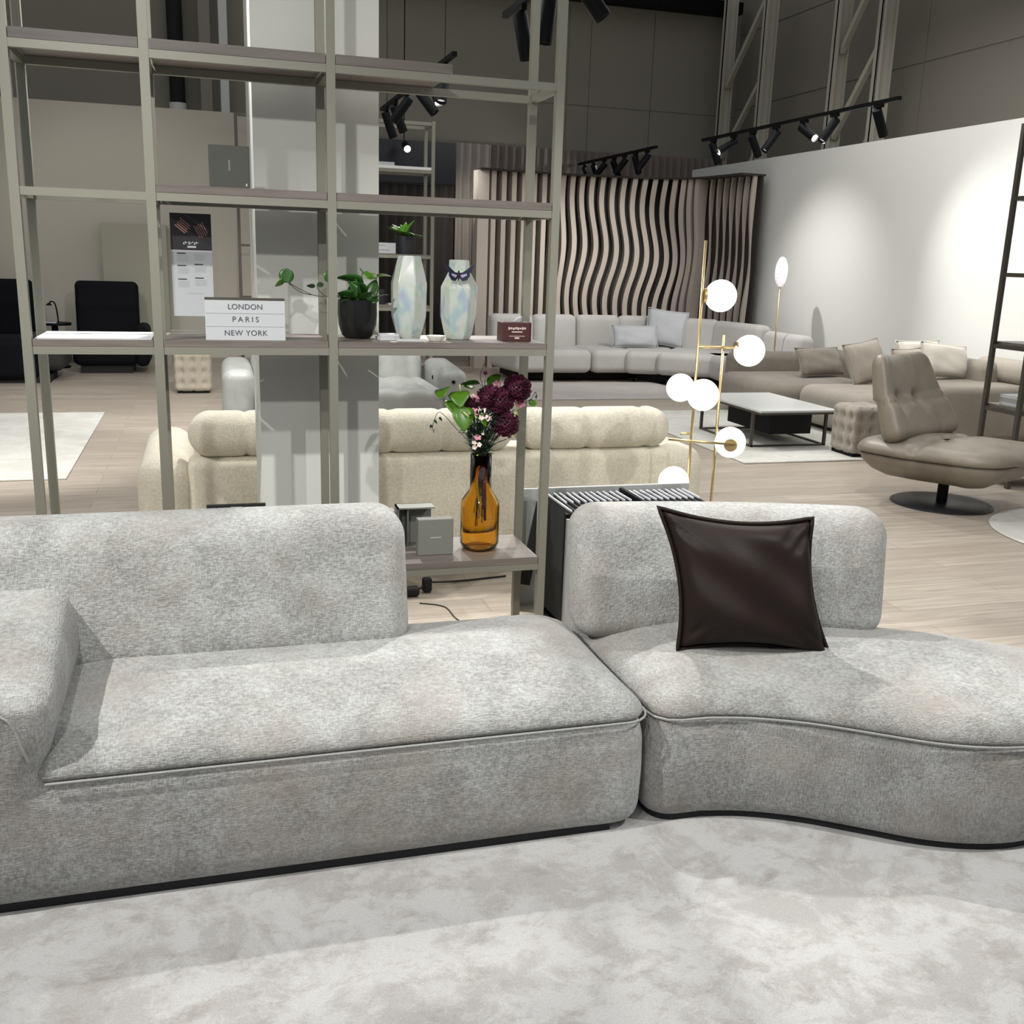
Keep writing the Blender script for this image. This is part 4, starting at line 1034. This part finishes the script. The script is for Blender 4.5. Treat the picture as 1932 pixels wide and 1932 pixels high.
# small wire table on the round rug
t=thing('wire_table','black wire side table base on the round ivory rug','side table',(5.36,4.93,.012))
bm=BM()
for k in range(4):
    a=k*PI/2+.3; tube(bm,[(.24*math.cos(a),.24*math.sin(a),.008),(.10*math.cos(a+.8),.10*math.sin(a+.8),.42)],.006,8)
obj('leg_frame',bm,'black',t,True)
obj('floor_ring',tube(BM(),[(.24*math.cos(2*PI*k/32),.24*math.sin(2*PI*k/32),.007) for k in range(32)],.006,6,closed=True),'black',t,True)
obj('table_top',lathe(BM(),[(0,.42),(.2,.42),(.2,.435),(0,.435)],32),'black',t,sharp=40)
# right edge shelving
t=thing('open_shelving','tall dark metal open shelving cut off at the right picture edge','shelving',(0,0,0))
for x in (5.69,6.6):
    for y in (6.03,6.38): obj('post',B(x-.016,x+.016,y-.016,y+.016,0,2.6),'dmetal',t)
for z in (.12,.575,1.04,1.56,2.1):
    for x in (5.69,6.6): obj('side_rail',B(x-.013,x+.013,6.045,6.365,z-.03,z),'dmetal',t)
    for y in (6.03,6.38): obj('rail',B(5.706,6.584,y-.013,y+.013,z-.03,z),'dmetal',t)
for z in (.12,.575,1.04): obj('shelf_board',B(5.71,6.58,6.02,6.39,z+.001,z+.02),'board',t)
for k,(w_,c_) in enumerate(((.30,'paper'),(.28,'midgrey'),(.26,'paper'))):
    o=obj('book',B(5.75,5.75+w_,6.08,6.30,.596+k*.026,.596+k*.026+.024),c_); tag(o,('white book at the bottom of the small stack on the right shelf','grey book in the middle of the small stack on right shelf','white book on top of the small stack on the right shelf')[k],'book','books stacked on the right edge shelving')
# ================================================================== TRACK SPOTS
ORD=['first','second','third','fourth','fifth','sixth','seventh','eighth']
def track(name_lb,x,y0,y1,z,spots,where,grp):
    t=thing('lighting_track',name_lb,'lighting track',(x,(y0+y1)/2,z))
    d=(y1-y0)/2
    obj('track_rail',B(-.018,.018,-d,d,0,.035),'black',t)
    for yy in (-d*.8,d*.8): obj('suspension_wire',tube(BM(),[(0,yy,.035),(0,yy,5.75-z)],.003,5),'black',t)
    for i,(y,az,el,lit,tgt,en) in enumerate(spots):
        s=thing('track_spotlight',f'black tube spotlight, {ORD[i]} from the near end of {where}'+(', lit lens facing us' if lit>1 else ''),'spotlight',(x,y,z),0,grp)
        obj('adapter',B(-.016,.016,-.06,.06,-.03,0),'black',s)
        obj('joint',tube(BM(),[(0,0,-.03),(0,0,-.075)],.010,8),'black',s)
        Mz=T(0,0,-.085)@RZ(az)@RX(el)
        obj('lamp_tube',xf(lathe(BM(),[(0,.045),(.040,.045),(.044,.04),(.044,-.215),(.038,-.215),(.037,-.19),(0,-.19)],24),Mz),'black',s,sharp=40)
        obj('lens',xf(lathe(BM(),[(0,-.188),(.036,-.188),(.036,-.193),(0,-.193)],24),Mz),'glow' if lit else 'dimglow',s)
        if tgt:
            e=Mz@Vector((0,0,-.235)); spot((x+e.x,y+e.y,z+e.z),tgt,en,80,1)
track('black lighting track at the top centre of the picture',1.88,4.2,6.65,3.0,
 [(4.55,-60,30,0,None,0),(4.96,-107,62,0,None,0),(5.3,-107,38,0,None,0),(5.77,73,6,0,None,0),(6.3,-107,12,0,None,0)],'the top centre track','spotlights on the top centre track')
track('black lighting track above the flower side of the shelving, left centre',1.88,8.0,11.3,3.0,
 [(8.35,150,20,0,None,0),(8.75,190,40,1,(2.3,6.0,.3),70),(9.3,-120,40,0,None,0),(9.9,60,38,0,None,0),(10.5,-60,30,0,None,0),(11.0,-60,25,0,None,0)],'the left centre track','spotlights on the left centre track')
track('black lighting track in front of the slat screen',5.88,13.2,16.2,3.03,
 [(13.5,60,35,0,None,0),(13.9,-50,35,1,None,0),(14.3,50,38,0,None,0),(14.7,-60,38,0,None,0),(15.1,60,40,0,None,0),(15.5,-50,40,0,None,0),(15.9,-60,40,0,None,0)],'the slat screen track','spotlights on the slat screen track')
track('black lighting track above the white right partition',6.05,8.35,12.2,3.03,
 [(8.65,-70,35,1,None,0),(9.35,90,35,0,(7.4,8.2,1.5),150),(9.9,190,60,1,None,0),(10.45,90,35,0,None,0),(10.95,-70,35,1,None,0),(11.4,90,60,0,(7.4,11.3,1.4),190),(11.9,-80,25,0,None,0)],'the right track','spotlights on the right track')
# their beams
spot((5.3,11.7,2.9),(5.5,14.4,1.4),170,52,.7)
spot((5.0,11.9,2.8),(4.3,14.4,1.2),90,60,.7)
spot((5.6,10.6,2.9),(5.2,13.0,.5),130,70,.7)
spot((5.5,6.6,2.9),(7.4,7.4,1.5),210,120,1)
spot((5.4,9.8,2.9),(6.2,8.6,.3),90,70,.7)
# rear glare: a reflection in the black header panel, built as a glowing spotlight
s=thing('track_spotlight','spotlight-shaped stand-in for a reflection in the black header panel above the rear shelf','spotlight',(3.0,16.0,3.26))
obj('lamp_tube',xf(lathe(BM(),[(0,.045),(.05,.045),(.055,-.2),(.05,-.2),(.045,-.17),(0,-.17)],20),T(0,-.1,-.12)@RX(-68)),'black',s,sharp=40)
obj('lens',xf(lathe(BM(),[(0,-.168),(.045,-.168),(.045,-.175),(0,-.175)],20),T(0,-.1,-.12)@RX(-68)),'glow',s)
obj('joint',tube(BM(),[(0,-.08,-.08),(0,0,0),(0,0,2.49)],.008,8),'black',s)
spot((2.9,14.6,3.1),(2.1,12.0,2.5),60,50,.6)
